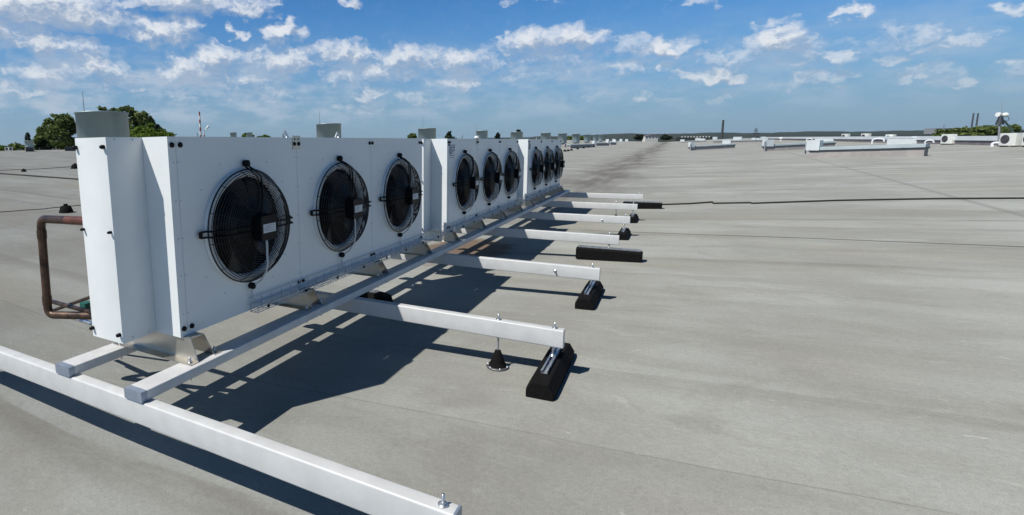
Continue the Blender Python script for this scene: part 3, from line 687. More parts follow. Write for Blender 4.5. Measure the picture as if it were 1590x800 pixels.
def logo(root, ytop):
    # small dark blue maker's mark, unreadable at this distance: bars over a block of strokes and a fine line
    mb = MB(); y0, z0 = .075, UH - .205; bz = ZB - ZR; t0, t1 = .0006, .0014
    mb.box(t0, t1, y0 - .045, y0 + .02, z0 + .117, z0 + .142)
    mb.box(t0, t1, y0 + .03, y0 + .20, z0 + .122, z0 + .130)
    for k, (a, b, c, d) in enumerate([(0, .012, .02, .11), (.02, .03, .02, .11), (.03, .05, .095, .11), (.03, .05, .02, .035), (.05, .06, .02, .11), (.075, .085, .02, .11), (.085, .105, .055, .067), (.085, .105, .095, .11), (.12, .13, .02, .11), (.13, .16, .095, .11), (.13, .16, .055, .065), (.16, .17, .05, .11), (.0, .17, .0, .008)]):
        mb.box(t0, t1, y0 + a, y0 + b, z0 + c, z0 + d)
    mb.box(t0, t1, y0, y0 + .16, z0 - .028, z0 - .022, 1)
    return mb.build('maker_mark', [M_LOGO, M_INK], root, (0, 0, bz))
u1 = make_cooler(); u1['label'] = 'nearest white cooler with three large black fans and copper pipes at its back'
u2 = copy_tree(u1); u2.location.y += UP; u2['label'] = 'middle white cooler of the row, with a dark blue mark in its top corner'
u3 = copy_tree(u1); u3.location.y += 2 * UP; u3['label'] = 'farthest white cooler, at the far end of the row'
logo(u2, 0)
mb = MB(); mb.box(.0006, .0014, .06, .20, UH - .19, UH - .075); mb.build('maker_mark', mat('pale_blue_sticker', (.20, .24, .30), .6), u3, (0, 0, ZB - ZR))
# ---- wire cable tray hanging along the fan side
def tray():
    y0, y1 = YBK + .49 * S, YBK + 2 * UP + UL - .05; x0, x1 = XF + .018, XF + .078; z0, z1 = ZB - .002, ZB + .085; mb = MB()
    for x, z in ((x0, z1), (x0, z0 + .045), (x0, z0), (x0 + .03, z0), (x1, z0), (x1, z0 + .032), (x1, z1 - .035)): mb.tube([(x, y0, z), (x, y1, z)], .0029, 5)
    y = y0 + .01
    while y < y1:
        mb.tube([(x0, y, z1), (x0, y, z0 - .003), (x1, y, z0 - .003), (x1, y, z1 - .035)], .0029, 5); y += .105
    o = mb.build('cable_tray', M_TRAY); tag(o, 'zinc wire cable tray hung along the lower edge of the coolers', 'cable tray')
    mb = MB(); P = []
    for k in range(60): P.append((x0 + .03 + .008 * math.sin(k * 1.3), y0 + .05 + (y1 - y0 - .06) * k / 59, z0 + .012 + .004 * math.sin(k * 2.1)))
    for d in (0, .012, .022): mb.tube([(x + d * .8 - .01, yy, z + (d * .3)) for x, yy, z in P], .0055, 6)
    c = mb.build('tray_cable', M_CABLE); tag(c, 'pale cables lying in the wire tray below the fans', 'cable')
    mb = MB(); k = 0; y = y0 + .12
    while y < y1: mb.tube([(x1 + .003, y - .012, z0 + .012), (x1 - .01, y + .012, z0 + .03)], .009, 6); y += .42
    mb.build('cable_tie', M_BLACK, c)
tray()
# ---- copper pipes at the back of the nearest cooler
def on_y(x, y, Y):
    d = ray(x, y); return ORG + d * ((Y - ORG.y) / d.y)
def pipes():
    e = empty('copper_pipe', (XC0 - .5, YA + .2, .4), 'weathered copper pipe loop leaving the back of the nearest cooler', 'pipe')
    off = Vector(e.location)
    Yp = YA + .16
    A = on_y(140, 342, Yp); B = on_y(63, 340, Yp); Cc = on_y(75, 489, Yp); D = on_y(138, 469, Yp + .22)
    def bend(pts, r=.06, n=6):
        out = [pts[0]]
        for a, b, c in zip(pts, pts[1:], pts[2:]):
            p = b + (a - b).normalized() * r; q = b + (c - b).normalized() * r
            for k in range(n + 1):
                t = k / n; out.append(p * (1 - t) ** 2 + b * 2 * t * (1 - t) + q * t * t)
        return out + [pts[-1]]
    A.x = XC0 + .05; D.x = max(D.x, XC0 + .06)
    mb = MB(); mb.tube([p - off for p in bend([A, B, Cc, D])], .0265, 14)
    for p, q in ((B, Cc), (Cc, B)):
        d = (q - p).normalized(); mb.tube([p + d * .075 - off, p + d * .13 - off], .030, 14)
    mb.build('pipe_run', M_COPPER, e)
    a = A + (B - A) * .30; b = A + (B - A) * .62
    mb = MB(); mb.tube([a - off, b - off], .0272, 14); mb.build('pipe_sleeve', M_COPPER2, e)
    mb = MB(); P = on_y(72, 466, Yp + .16); Q = on_y(150, 489, Yp + .03); Q.x = max(Q.x, XC0 + .05)
    mb.tube([P - off, Q - off], .015, 12); mb.build('thin_pipe', M_COPPER, e)
    mb = MB(); P = on_y(78, 484, Yp + .30); Q = on_y(150, 458, Yp + .34); mb.tube([P - off, Q - off], .013, 12); mb.build('thin_pipe', M_COPPER, e)
    q = on_y(134, 476, Yp + .14)
    mb = MB(); mb.rbox(q.x - .03, q.x + .035, q.y - .03, q.y + .03, q.z - .025, q.z + .03, .008, 'z')
    o = mb.build('pipe_clamp', M_GREEN, e); o.location = -off
    mb = MB(); P = on_y(108, 492, Yp + .2); Q = on_y(160, 508, Yp + .12)
    mb.tube([P - off, Q - off], .017, 4); mb.tube([q - off, q - off - Vector((0, 0, .07))], .012, 6); mb.build('pipe_bracket', M_ZINC, e)
pipes()

# ================================================================== CABLES AND CONDUCTORS ON THE ROOF
def run(name, px, r, mt, label, cat, lift=0.0, n=60, wob=.02, group=None):
    pts = [G(x, y) for x, y in px]; mb = MB(); out = []
    for a, b in zip(pts, pts[1:]):
        for k in range(n): out.append(a.lerp(b, k / n))
    out.append(pts[-1]); res = []
    for i, p in enumerate(out):
        w = wob * mnoise.noise(Vector((i * .13, len(px), r * 99)))
        d = (pts[-1] - pts[0]).normalized(); s_ = Vector((-d.y, d.x, 0)); q = p + s_ * w
        res.append((q.x, q.y, gz(q.x, q.y) + r + lift))
    mb.tube(res, r, 6); return tag(mb.build(name, mt), label, cat, group)
run('black_cable', [(1006, 319.5), (1070, 317.5), (1106, 315), (1108, 317), (1165, 316), (1168, 317), (1300, 312.5), (1450, 310), (1640, 309), (1950, 306)], 0.018, M_CORD, 'black cable running off across the open roof from the last rubber block', 'cable', 0, 60, .006)
run('conductor_wire', [(900, 360), (975, 363.5), (1250, 373.5), (1640, 390), (1950, 404)], .005, M_COND, 'thin grey wire crossing the open roof past the crossbeam ends', 'wire', .03, 30, .01)
run('conductor_wire', [(-60, 339.5), (0, 334), (60, 329.5), (105, 325), (150, 320.5)], .010, M_COND, 'grey wire on the far left resting on a rubber cone', 'wire', .05, 20, .02)
run('roof_cable', [(-60, 267), (0, 270.5), (60, 275), (160, 282)], .025, M_CORD, 'thick black cord sloping down on the left side of the roof', 'cable', 0, 20, .03)
run('conductor_wire', [(-60, 269), (0, 267), (60, 265), (122, 260.5), (170, 257)], .014, M_COND, 'grey wire far back on the left, above the thick black cord', 'wire', .05, 20, .03)
def wire_holder(px, py, label, k=1.0):
    q = G(px, py); mb = MB(); mb.lathe([(.125 * k, 0), (.12 * k, .02 * k), (.085 * k, .12 * k), (.06 * k, .128 * k), (.001, .128 * k)], (0, 0, 0), 'z', 20)
    mb.box(-.02 * k, .02 * k, -.03 * k, .03 * k, .125 * k, .16 * k)
    return tag(mb.build('wire_holder', M_RUBBER, None, q), label, 'wire holder', 'black wire holders on the roof')
wire_holder(103, 330, 'black cone holder behind the copper pipe elbow, with a wire over it', 1.15)
wire_holder(117, 262, 'black holder half hidden by the edge of the nearest cooler', 1.5)
wire_holder(37, 266.8, 'small black holder on the far left grey wire', .8)
for i, (x, y) in enumerate([(877, 235.5), (882, 235), (887, 234), (897, 232), (906, 230.5), (914, 229.3), (921, 228.6)]):
    o = wire_holder(x, y, 'small black holder in the distant row of dots beyond the coolers', 1.5)
    o['group'] = 'row of small holders beyond the coolers'

# ================================================================== ROOF VENTS
d = pt(162, 233, 16.6); XV = d.x; ZVT = pt(162, 175.5, 16.6).z
def vent(px, wpx, toppx, label, rod=None, depth=None, inner=False):
    if depth is None:
        r_ = ray(px, 222); t = XV / r_.x; c = ORG + r_ * t; dep = t
    else: dep = depth; c = pt(px, 222, dep)
    rad = wpx * dep / F_PX / 2 * .985; zt = pt(px, toppx, dep).z; z = gz(c.x, c.y)
    e = empty('roof_vent', (c.x, c.y, z), label, 'roof vent', 'grey drum vents standing on the roof')
    h = zt - z; z0 = max(.35, h * .28); mb = MB(); w = .03 * rad / .7
    mb.lathe([(rad, z0), (rad, h - .05), (rad + w, h - .045), (rad + w, h - .005), (rad, h), (rad - .02, h), (rad - .02, h - .3)], (0, 0, 0), 'z', 40)
    for zz in (z0 + .08,): mb.lathe([(rad + .001, zz), (rad + .02, zz + .01), (rad + .02, zz + .03), (rad + .001, zz + .04)], (0, 0, 0), 'z', 40)
    for a in (35, 155, 275):                          # standing seams
        mb.box(-.008, .008, rad - .004, rad + .012, z0 + .05, h - .05) if a == 35 else None
    mb.build('drum', M_VENT, e)
    mb = MB(); mb.lathe([(.001, h - .3), (rad - .02, h - .3)], (0, 0, 0), 'z', 32); mb.build('inner_flap', M_VENTIN, e)
    mb = MB(); mb.box(-rad * .78, rad * .78, -rad * .78, rad * .78, -.3, z0 * .82); mb.lathe([(rad * .72, z0 * .82), (rad * .72, z0 + .01)], (0, 0, 0), 'z', 24); mb.build('curb', M_CURB, e)
    if rod:
        rx, rtop = rod; q = pt(rx, toppx, dep) - c; L = (toppx - rtop) * dep / F_PX; zz = h
        q = Vector((q.x, q.y, 0)); q = q.normalized() * min(q.length, rad)
        mb = MB(); mb.tube([(q.x, q.y, zz - .3), (q.x - .0, q.y, zz + L)], [.013, .008], 6); mb.tube([(q.x, q.y, zz - .05), (q.x, q.y, zz + .08)], .03, 8); mb.build('lightning_rod', M_MAST, e)
    return e
vent(162, 75, 175, 'large grey drum vent right behind the nearest cooler, trees beside it', (131, 142))
vent(511, 39, 192.5, 'grey drum vent above the middle of the nearest cooler', (496.5, 172))
vent(663, 28, 199.5, 'grey drum vent over the gap between the first two coolers', (656.5, 180))
vent(748, 17.5, 203, 'slim grey drum vent above the middle cooler, beside a white cap', (736.5, 192))
vent(802, 18.5, 205, 'grey drum vent above the far end of the middle cooler, dark bush behind')
vent(847, 15, 206.5, 'grey drum vent above the farthest cooler, first of its pair')
vent(873, 13, 207.3, 'grey drum vent over the far end of the farthest cooler')
for i, (x, w, t, lab) in enumerate([(894, 11.5, 208, 'first small drum vent on the open roof past the coolers'), (911, 9, 209, 'second small drum vent past the coolers, slightly darker side'), (924, 6.5, 209, 'third small drum vent past the coolers'), (932.5, 6.5, 209.5, 'last and smallest drum vent of the row past the coolers')]): vent(x, w, t, lab)
vent(45, 12, 218.5, 'small distant drum vent at the far left roof edge', (43, 206), 58)
vent(363, 10, 205.8, 'little dark drum vent seen over the first fan cooler panel', None, 90)
vent(388, 9, 205.8, 'little bright drum vent with green bush before it', None, 100)
# white domed caps beside the drum vents
def dome_cap(px, py, wpx, depth, label):
    c = pt(px, py, depth); rad = wpx * depth / F_PX / 2; z = gz(c.x, c.y)
    e = empty('vent_cap', (c.x, c.y, z), label, 'vent cap', 'white pipe caps on the roof')
    h = c.z - z
    mb = MB(); mb.lathe([(rad * .45, -.1), (rad * .45, h - rad * .7)], (0, 0, 0), 'z', 14); mb.build('pipe', M_COPING, e)
    mb = MB(); mb.lathe([(rad, h - rad * .7), (rad * .9, h - rad * .25), (rad * .5, h), (.001, h + .03)], (0, 0, 0), 'z', 18); mb.build('cap', M_DISH, e)
dome_cap(740, 211.5, 7, 44, 'white domed pipe cap in front of the slim drum vent')
dome_cap(51, 231, 4, 56, 'white pipe cap by the small drum vent at the far left')
dome_cap(1213, 213.5, 5, 90, 'white mushroom cap far off behind the skylights')
# dark low ducts on the left roof edge
for x0, x1, y, lab in ((40, 52, 234.5, 'low dark box under the small drum vent at the far left'), (101, 122, 233.5, 'low dark duct beside the left edge of the nearest cooler')):
    a, b = G(x0, y + 1.2), G(x1, y + 1.2); mb = MB(); L = (b - a).length
    mb.rbox(0, L, 0, .5, -.05, .32, .04, 'x'); o = mb.build('low_duct', M_TRIM, None, a); o.rotation_euler.z = math.atan2(b.y - a.y, b.x - a.x); tag(o, lab, 'duct')
for x, lab in ((11, 'white box unit at the very left roof edge'), (17, 'second white box unit at the left roof edge')):
    a = pt(x, 235, 52); a.z = gz(a.x, a.y); mb = MB(); mb.rbox(-.16, .16, -.2, .2, 0, .36, .03, 'z'); mb.box(-.10, .10, -.22, -.205, .06, .28, 1); o = mb.build('white_box_unit', [M_ACW, M_ACF], None, a); o.rotation_euler.z = R(60); tag(o, lab, 'box unit')

# ================================================================== SKYLIGHT STRIPS
def skylight(p0, p1, htop, label, box_at=0, box_w=.9, wid=.5):
    a, b = G(*p0), G(*p1); d = (b - a); L = d.length; ang = math.atan2(d.y, d.x); mid = a
    e = empty('skylight_strip', a, label, 'skylight', 'long skylight strips on the roof', ang)
    sl = d.z / L; H = htop
    def sx(x): return sl * x
    mb = MB(); pr = [(0, -.3), (L, -.3), (L, sx(L) + H * .60), (0, H * .60)]
    mb.prism(pr, 'y', 0, wid); mb.build('curb', M_CURB, e)
    mb = MB(); t = .05; mb.prism([(-t, H * .60), (L + t, sx(L) + H * .60), (L + t, sx(L) + H * .70), (-t, H * .70)], 'y', -t, wid + t); mb.build('dark_trim', M_TRIM, e)
    mb = MB(); n = 8; prof = []
    for k in range(n + 1): q = k / n; prof.append((-.03 + (wid + .06) * q,   .70 * H + .22 * H + H * .06 * math.sin(q * math.pi)))
    vs = [(x, y, z + sx(x)) for x in (-.03, L + .03) for y, z in [(-.03, .70 * H)] + prof + [(wid + .03, .70 * H)]]; K = len(vs) // 2
    mb.add(vs, [(k, k + 1, K + k + 1, K + k) for k in range(K - 1)] + [list(range(K)), list(range(K, 2 * K))[::-1]]); 
    for k in range(1, 6): mb.box(L * k / 6 - .02, L * k / 6 + .02, -.045, .05,   .72 * H + sx(L * k / 6), .80 * H + sx(L * k / 6))
    mb.build('lid', M_LID, e)
    if box_w:
        box_w *= .68; x0 = -.06 if box_at == 0 else L - box_w
        mb = MB(); mb.rbox(x0 - .09, x0 + box_w - .09, -.10, .32, H * .70 + sx(x0), H * .70 + .58 + sx(x0), .03, 'y'); mb.build('end_box', M_BOX, e)
        mb = MB(); mb.box(x0 - .115, x0 - .092, -.16, .0, H * .40 + sx(x0), H * .62 + .5 + sx(x0)); mb.build('end_plate', M_ZINC, e)
    return e
skylight((1256, 246), (1434, 243), .64, 'nearest long skylight strip with bluish lid and a pale box at its left end')
skylight((1189, 235), (1296, 229.5), .58, 'second skylight strip, just behind the left end of the nearest one', 0, 1.0)
skylight((1073, 234), (1141, 230), .52, 'skylight strip farthest left on the open roof, with boxes at both ends', 0, .75)
skylight((1057, 222.8), (1096, 221), .5, 'distant skylight strip beyond the leftmost one', 0, 1.3)
skylight((1107, 222.6), (1185, 221.4), .5, 'distant skylight strip behind the leftmost one, with a box in its middle', 1, 1.2)
def left_sky(x0, x1, y0, y1, lab): skylight((x0, y0), (x1, y1), .6, lab, 1, 1.0)
left_sky(886, 924, 230.5, 228.5, 'skylight strip right beyond the end of the coolers')
left_sky(926, 946, 226.6, 226.2, 'small far skylight strip second past the coolers')
left_sky(948, 957, 225, 224.8, 'small far skylight strip third past the coolers')
def roof_box(px, py, wpx, hpx, label, name='roof_box', mt=None):
    a = G(px, py); dep = (a - ORG).dot(CF); w = wpx * dep / F_PX; h = hpx * dep / F_PX
    e = empty(name, a, label, 'roof box', 'pale boxes on the open roof', R(-12))
    mb = MB(); mb.rbox(-w / 2, w / 2, -.1, w * .45, -.1, h, .03, 'z'); mb.build('housing', mt or M_BOX, e)
    mb = MB(); mb.rbox(-w / 2 - .03, w / 2 + .03, -.13, w * .45 + .03, h + .001, h + .05, .015, 'z'); mb.build('lid', M_COPING, e)
roof_box(1400, 224, 33, 9, 'large pale box behind the right end of the nearest skylight')
roof_box(1279, 222.5, 22, 8, 'pale box behind the left half of the nearest skylight')
roof_box(1128, 223.5, 11, 6, 'small pale box above the leftmost skylight strip')
roof_box(1183, 221, 14, 6, 'small pale box beyond the second skylight strip')
roof_box(1145, 217, 11, 4, 'tiny pale box far off near the dark chimney')
for i, (x, y, w, h, lab) in enumerate([(1110, 216.5, 6, 3.5, 'tiny white box just left of the dark chimney foot'), (1090, 219, 8, 3.5, 'tiny white box left of the chimney, nearer one'), (1083, 217.5, 6, 3, 'tiny white box far left among the distant skylights'), (943, 220.5, 4.5, 4, 'tiny white box beyond the drum vents, left one'), (953, 220.3, 4.5, 4, 'tiny white box beyond the drum vents, middle one'), (964, 219.8, 4, 3.5, 'tiny white box beyond the drum vents, second from right'), (973, 219.5, 4, 3, 'tiny white box beyond the drum vents, right one'), (1170, 217.5, 5, 3, 'tiny white box under the distant pylon')]):
    roof_box(x, y, w, h, lab)

# ================================================================== PARAPET, AC UNITS, MAST ON THE RIGHT
def parapet():
    e = empty('parapet_wall', (17.2, 60, gz(17.2, 60)), 'low grey parapet with white coping along the right roof edge', 'parapet'); zo = e.location.z
    ya, yb = 30 - 60, 150 - 60
    def z(y): return gz(17.2, y + 60) - zo
    mb = MB(); n = 20; ys = [ya + (yb - ya) * k / n for k in range(n + 1)]
    for y0, y1 in zip(ys, ys[1:]):
        mb.add([(0, y0, z(y0) - .3), (.35, y0, z(y0) - .3), (.35, y0, z(y0) + .30), (0, y0, z(y0) + .30), (0, y1, z(y1) - .3), (.35, y1, z(y1) - .3), (.35, y1, z(y1) + .30), (0, y1, z(y1) + .30)], [(0, 1, 5, 4), (1, 2, 6, 5), (2, 3, 7, 6), (3, 0, 4, 7)])
    mb.build('wall', M_PARA, e)
    mb = MB()
    for y0, y1 in zip(ys, ys[1:]):
        h0, h1 = .302, .60; t = .06
        P = [(-t, h0), (.41, h0), (.41, h1 - .04), (-t, h1)]
        mb.add([(x, y0 + .004, z(y0) + w) for x, w in P] + [(x, y1 - .004, z(y1) + w) for x, w in P], [(0, 1, 5, 4), (1, 2, 6, 5), (2, 3, 7, 6), (3, 0, 4, 7), (0, 3, 2, 1), (4, 5, 6, 7)])
    mb.build('coping', M_COPING, e)
parapet()
def ac_unit(px, py, label, w=.86, h=.68, rz=-68, k=1.0, xoff=None):
    a = G(px, py); e = empty('air_conditioner', a, label, 'air conditioner', 'air conditioner units by the parapet', R(rz))
    w, h = w * k, h * k
    mb = MB(); mb.rbox(-w / 2, w / 2, 0, .32 * k, .08, .08 + h, .03, 'z')
    mb.build('casing', M_ACW, e)
    mb = MB(); c = (-w * .14, -.004, .08 + h * .5); r = h * .36
    mb.disc(c, r, 'y', 24, 0)
    for q in (.35, .6, .85): mb.tube([(c[0] + r * q * math.cos(t * .2618), -.014, c[2] + r * q * math.sin(t * .2618)) for t in range(24)], .006, 4, 0, True)
    mb.build('fan_grille', M_ACF, e)
    for sx in (-.35, .35):
        mb = MB(); mb.box(sx * w - .03, sx * w + .03, -.03, .35 * k, -.05, .079); mb.build('foot', M_TRIM, e)
    return e
ac_unit(1310, 218.5, 'small air conditioner unit by the parapet, leftmost of all', k=1.15)
ac_unit(1341, 219.3, 'cream air conditioner unit left of the white arched pipe', k=1.15)
ac_unit(1379, 221.5, 'air conditioner unit half hidden by the large pale box', k=1.0)
ac_unit(1468, 225.0, 'air conditioner unit standing alone at the parapet, right of the large pale box', k=1.0)
ac_unit(1562, 228.5, 'large air conditioner unit at the foot of the antenna mast', k=1.05)
ac_unit(1598, 228.5, 'air conditioner unit cut off by the right picture edge', k=1.05)
def goose(px, py, wpx, hpx, label, r=.05):
    a = G(px, py); dep = (a - ORG).dot(CF); w = wpx * dep / F_PX; h = hpx * dep / F_PX
    mb = MB(); P = [(0, 0, -.05), (0, 0, h * .55)]
    for k in range(9): t = math.pi * (1 - k / 8); P.append((w / 2 + w / 2 * math.cos(t), 0, h * .6 + h * .4 * math.sin(t)))
    P.append((w, 0, h * .42)); mb.tube(P, r, 8); o = mb.build('arched_pipe', M_COPING, None, a); o.rotation_euler.z = R(-20); tag(o, label, 'pipe', 'white arched pipes on the roof')
goose(1354, 224, 13, 8.5, 'bright white arched pipe behind the nearest skylight', .07)
goose(1324.5, 220.5, 6, 5.5, 'small pale arched pipe between two air conditioners', .05)
goose(1436, 225, 9, 7, 'thin pale arched pipe past the right end of the nearest skylight', .05)
goose(1540, 228, 8, 6, 'pale arched pipe just left of the antenna mast', .07)
goose(1252, 219.5, 7, 4, 'faint pale arched pipe above the second skylight', .06)
def mast():
    b = G(1551, 227.5); dep = (b - ORG).dot(CF); k = dep / F_PX
    e = empty('antenna_mast', b, 'antenna mast with two white drums and a dark box, right side of the roof', 'antenna mast')
    def L(px, py, dd=0): return pt(px, py, dep + dd) - b
    mb = MB(); mb.tube([(0, 0, -.1), L(1552, 190)], .05, 10); mb.tube([L(1552, 190), L(1554.5, 176)], .04, 8); mb.build('pole', M_MAST, e)
    mb = MB(); mb.tube([L(1555, 176), L(1556, 159)], [.02, .01], 6); mb.build('lightning_rod', M_MAST, e)
    for x, y, s_ in ((1552.5, 178, 1), (1559, 178.5, -1)):
        mb = MB(); c = L(x, y); u = CR * s_
        mb.tube([c + u * -.13, c + u * -.03, c + u * .04, c + u * .08], [.135, .13, .09, .03], 18); mb.build('antenna_drum', M_DISH, e)
    mb = MB(); c = L(1553, 188); mb.tube([c + Vector((0, 0, .28)), c - Vector((0, 0, .22))], [.10, .20], 8); mb.tube([L(1549, 193), L(1553, 185)], .06, 6); mb.build('radio_box', M_TRIM, e)
    mb = MB(); mb.tube([L(1555, 186), L(1560, 188), L(1573, 205), L(1580, 213)], .05, 8); mb.build('brace', mat('green_grey_steel', (.06, .10, .09), .5), e)
    mb = MB(); mb.tube([L(1560, 181), L(1565, 181.5), L(1567, 184), L(1566, 187), L(1562, 188)], .014, 6); mb.build('cable_loop', M_CORD, e)
mast()

# ================================================================== TREES AND FAR SKYLINE
def tree(name, px, ybase, depth, blobs, label, cat, mt, leaf_sz, n, limbs=True, seed=1, group=None, trunk_r=.3, ygnd=None):
    """blobs: picture x, y, half width, half height of the crown clumps"""
    rnd = random.Random(seed); base = pt(px, ybase, depth); base.z = -9 if ygnd is None else ygnd
    e = empty(name, base, label, cat, group); k = depth / F_PX; mb = MB(); tot = sum(b[2] * b[3] for b in blobs)
    C = []
    for bx, by, bw, bh in blobs:
        dd = rnd.uniform(-.5, .5) * max(bw, bh) * k * 1.2
        c = pt(bx, by, depth) + CF * dd - base; C.append((c, bw * k, bh * k, bw * bh / tot))
    for c, w, h, share in C:
        subs = []
        for _ in range(11):                      # leafy sprays reaching outwards, with gaps between them
            while True:
                u = Vector((rnd.uniform(-1, 1), rnd.uniform(-1, 1), rnd.uniform(-1, 1)))
                if .30 < u.length < 1: break
            subs.append((c + Vector((u.x * w, u.y * w, u.z * h)), rnd.uniform(.20, .42)))
        for _ in range(int(n * share)):
            sc_, sr = rnd.choice(subs)
            p = sc_ + Vector((rnd.gauss(0, .5) * w * sr, rnd.gauss(0, .5) * w * sr, rnd.gauss(0, .5) * h * sr))
            sz = leaf_sz * rnd.uniform(.6, 1.5)
            a = Vector((rnd.gauss(0, 1), rnd.gauss(0, 1), rnd.gauss(0, .6))).normalized(); b = a.cross(Vector((rnd.gauss(0, 1), rnd.gauss(0, 1), rnd.gauss(0, 1)))).normalized()
            mb.add([p - a * sz, p + b * sz * .55, p + a * sz, p - b * sz * .55], [(0, 1, 2, 3)])
    mb.build('crown', mt, e)
    mb = MB(); top = max(c.z + .3 * h for c, w, h, s_ in C)
    mb.tube([(0, 0, 0), (.1, 0, top * .4), (0, .1, top * .72), (0, 0, top * .95)], [trunk_r, trunk_r * .75, trunk_r * .5, trunk_r * .12], 8)
    if limbs:
        for c, w, h, s_ in C:
            st = Vector((0, 0, min(top * .75, max(top * .3, (c.z - h) * .75)))); mid = st.lerp(c, .55) + Vector((0, 0, .08 * (c - st).length))
            mb.tube([st, mid, c], [trunk_r * .4, trunk_r * .25, trunk_r * .08], 6)
    mb.build('trunk', M_BARK, e)
    return e
tree('broadleaf_tree', 97, 232, 85, [(92, 196, 20, 12), (78, 191, 10, 8), (108, 190, 12, 8), (70, 206, 12, 9), (117, 199, 10, 7), (95, 214, 22, 14), (76, 218, 14, 10), (105, 222, 15, 10), (88, 184, 9, 5), (103, 184, 9, 5), (62, 213, 8, 6)], 'spreading broadleaf tree left of the big drum vent', 'tree', M_LEAF, .32, 6500, True, 3, 'broadleaf trees beyond the roof')
tree('broadleaf_tree', 205, 232, 90, [(165, 174, 16, 9), (190, 174, 22, 9), (208, 182, 18, 12), (222, 183, 10, 8), (170, 190, 26, 16), (212, 196, 20, 16), (196, 205, 26, 18)], 'tall broadleaf tree rising behind the big drum vent', 'tree', M_LEAF, .34, 6500, True, 5, 'broadleaf trees beyond the roof')
tree('round_tree', 240, 232, 80, [(238, 206, 22, 11), (224, 208, 16, 11), (252, 210, 14, 8), (236, 214, 32, 10)], 'low round bright green tree just right of the big drum vent', 'tree', M_LEAF2, .26, 4500, True, 7, 'broadleaf trees beyond the roof')
tree('conifer', 236, 232, 88, [(237, 190, 4, 6), (236, 197, 9, 6), (233, 202, 12, 6), (245, 202, 8, 5)], 'dark tree top poking up behind the round bright tree', 'tree', M_NEEDLE, .3, 1800, False, 8, 'dark conifers beyond the roof')
tree('conifer', 71, 232, 84, [(70, 222, 7, 9), (68, 228, 9, 7), (74, 230, 8, 6)], 'dark squat conifer at the foot of the spreading tree', 'tree', M_NEEDLE, .28, 1500, False, 9, 'dark conifers beyond the roof')
tree('conifer', 43, 232, 110, [(43, 209, 1.6, 3), (43, 213, 3, 3), (43, 217, 4, 3)], 'tiny conifer tip over the small drum vent at the far left', 'tree', M_NEEDLE, .3, 500, False, 10, 'dark conifers beyond the roof')
for i, (x, y, w, h, lab, m_) in enumerate([(25, 227, 14, 5, 'rounded bush at the far left roof edge', M_LEAF), (8, 231, 14, 4, 'flat yellowish bush in the left picture corner of the skyline', M_LEAF2), (57, 229, 8, 5, 'yellowish bush between the small vent and the conifer', M_LEAF2), (120, 228, 10, 8, 'bush at the left edge of the nearest cooler', M_LEAF), (640, 212.5, 7, 4.5, 'small dark bush left of the third drum vent', M_LEAF), (698, 212, 8, 7, 'dark pointed tree above the near corner of the middle cooler', M_NEEDLE), (773, 212, 5, 5, 'dark pointed tree between two slim drum vents', M_NEEDLE), (805, 206, 4, 5, 'dark treetop behind the drum vent at the end of the middle cooler', M_NEEDLE), (385, 210.5, 9, 3.5, 'low green bush in front of the little bright drum vent', M_LEAF2), (410, 212.5, 10, 2.5, 'flat green bush above the nearest cooler', M_LEAF2), (884, 216, 8, 3.5, 'yellow green bush below the far drum vents', M_LEAF2), (902, 216.5, 6, 3, 'small yellow green bush past the coolers', M_LEAF2), (991, 213, 7, 4.5, 'dark round tree left of the cream house', M_NEEDLE), (1035, 213, 9, 4, 'dark round tree right of the cream house', M_NEEDLE)]):
    if w < 9 and m_ is M_NEEDLE and i in (5, 6): bl = [(x, y - h * .8, w * .25, h * .4), (x, y - h * .3, w * .5, h * .4), (x, y + h * .25, w * .8, h * .4), (x, y + h * .7, w, h * .5)]
    else: bl = [(x, y, w * .7, h), (x - w * .45, y + h * .3, w * .5, h * .7), (x + w * .45, y + h * .2, w * .5, h * .75)]
    tree('conifer' if m_ is M_NEEDLE else 'bush', x, y + 8, 100 + 9 * i, bl, lab, 'tree' if m_ is M_NEEDLE else 'bush', m_, .34, 900, False, 20 + i, 'far trees along the skyline', .15)
for i, (x, y, w, h, lab) in enumerate([(1478, 206.5, 22, 5, 'low left end of the tree clump by the twin chimneys'), (1505, 204, 24, 6.5, 'tree in front of the twin chimneys'), (1532, 202.5, 22, 7, 'bushy tree just right of the twin chimneys'), (1555, 202, 15, 8.5, 'tallest tree of the clump, behind the antenna mast')]):
    tree('broadleaf_tree', x, 214, 150 + 6 * i, [(x, y, w * .75, h), (x - w * .45, y + 1.5, w * .5, h * .8), (x + w * .45, y + 1, w * .5, h * .8), (x, y + h * .7, w, h * .8)], lab, 'tree', M_LEAF, .42, 3200, True, 40 + i, 'clump of trees beyond the parapet')
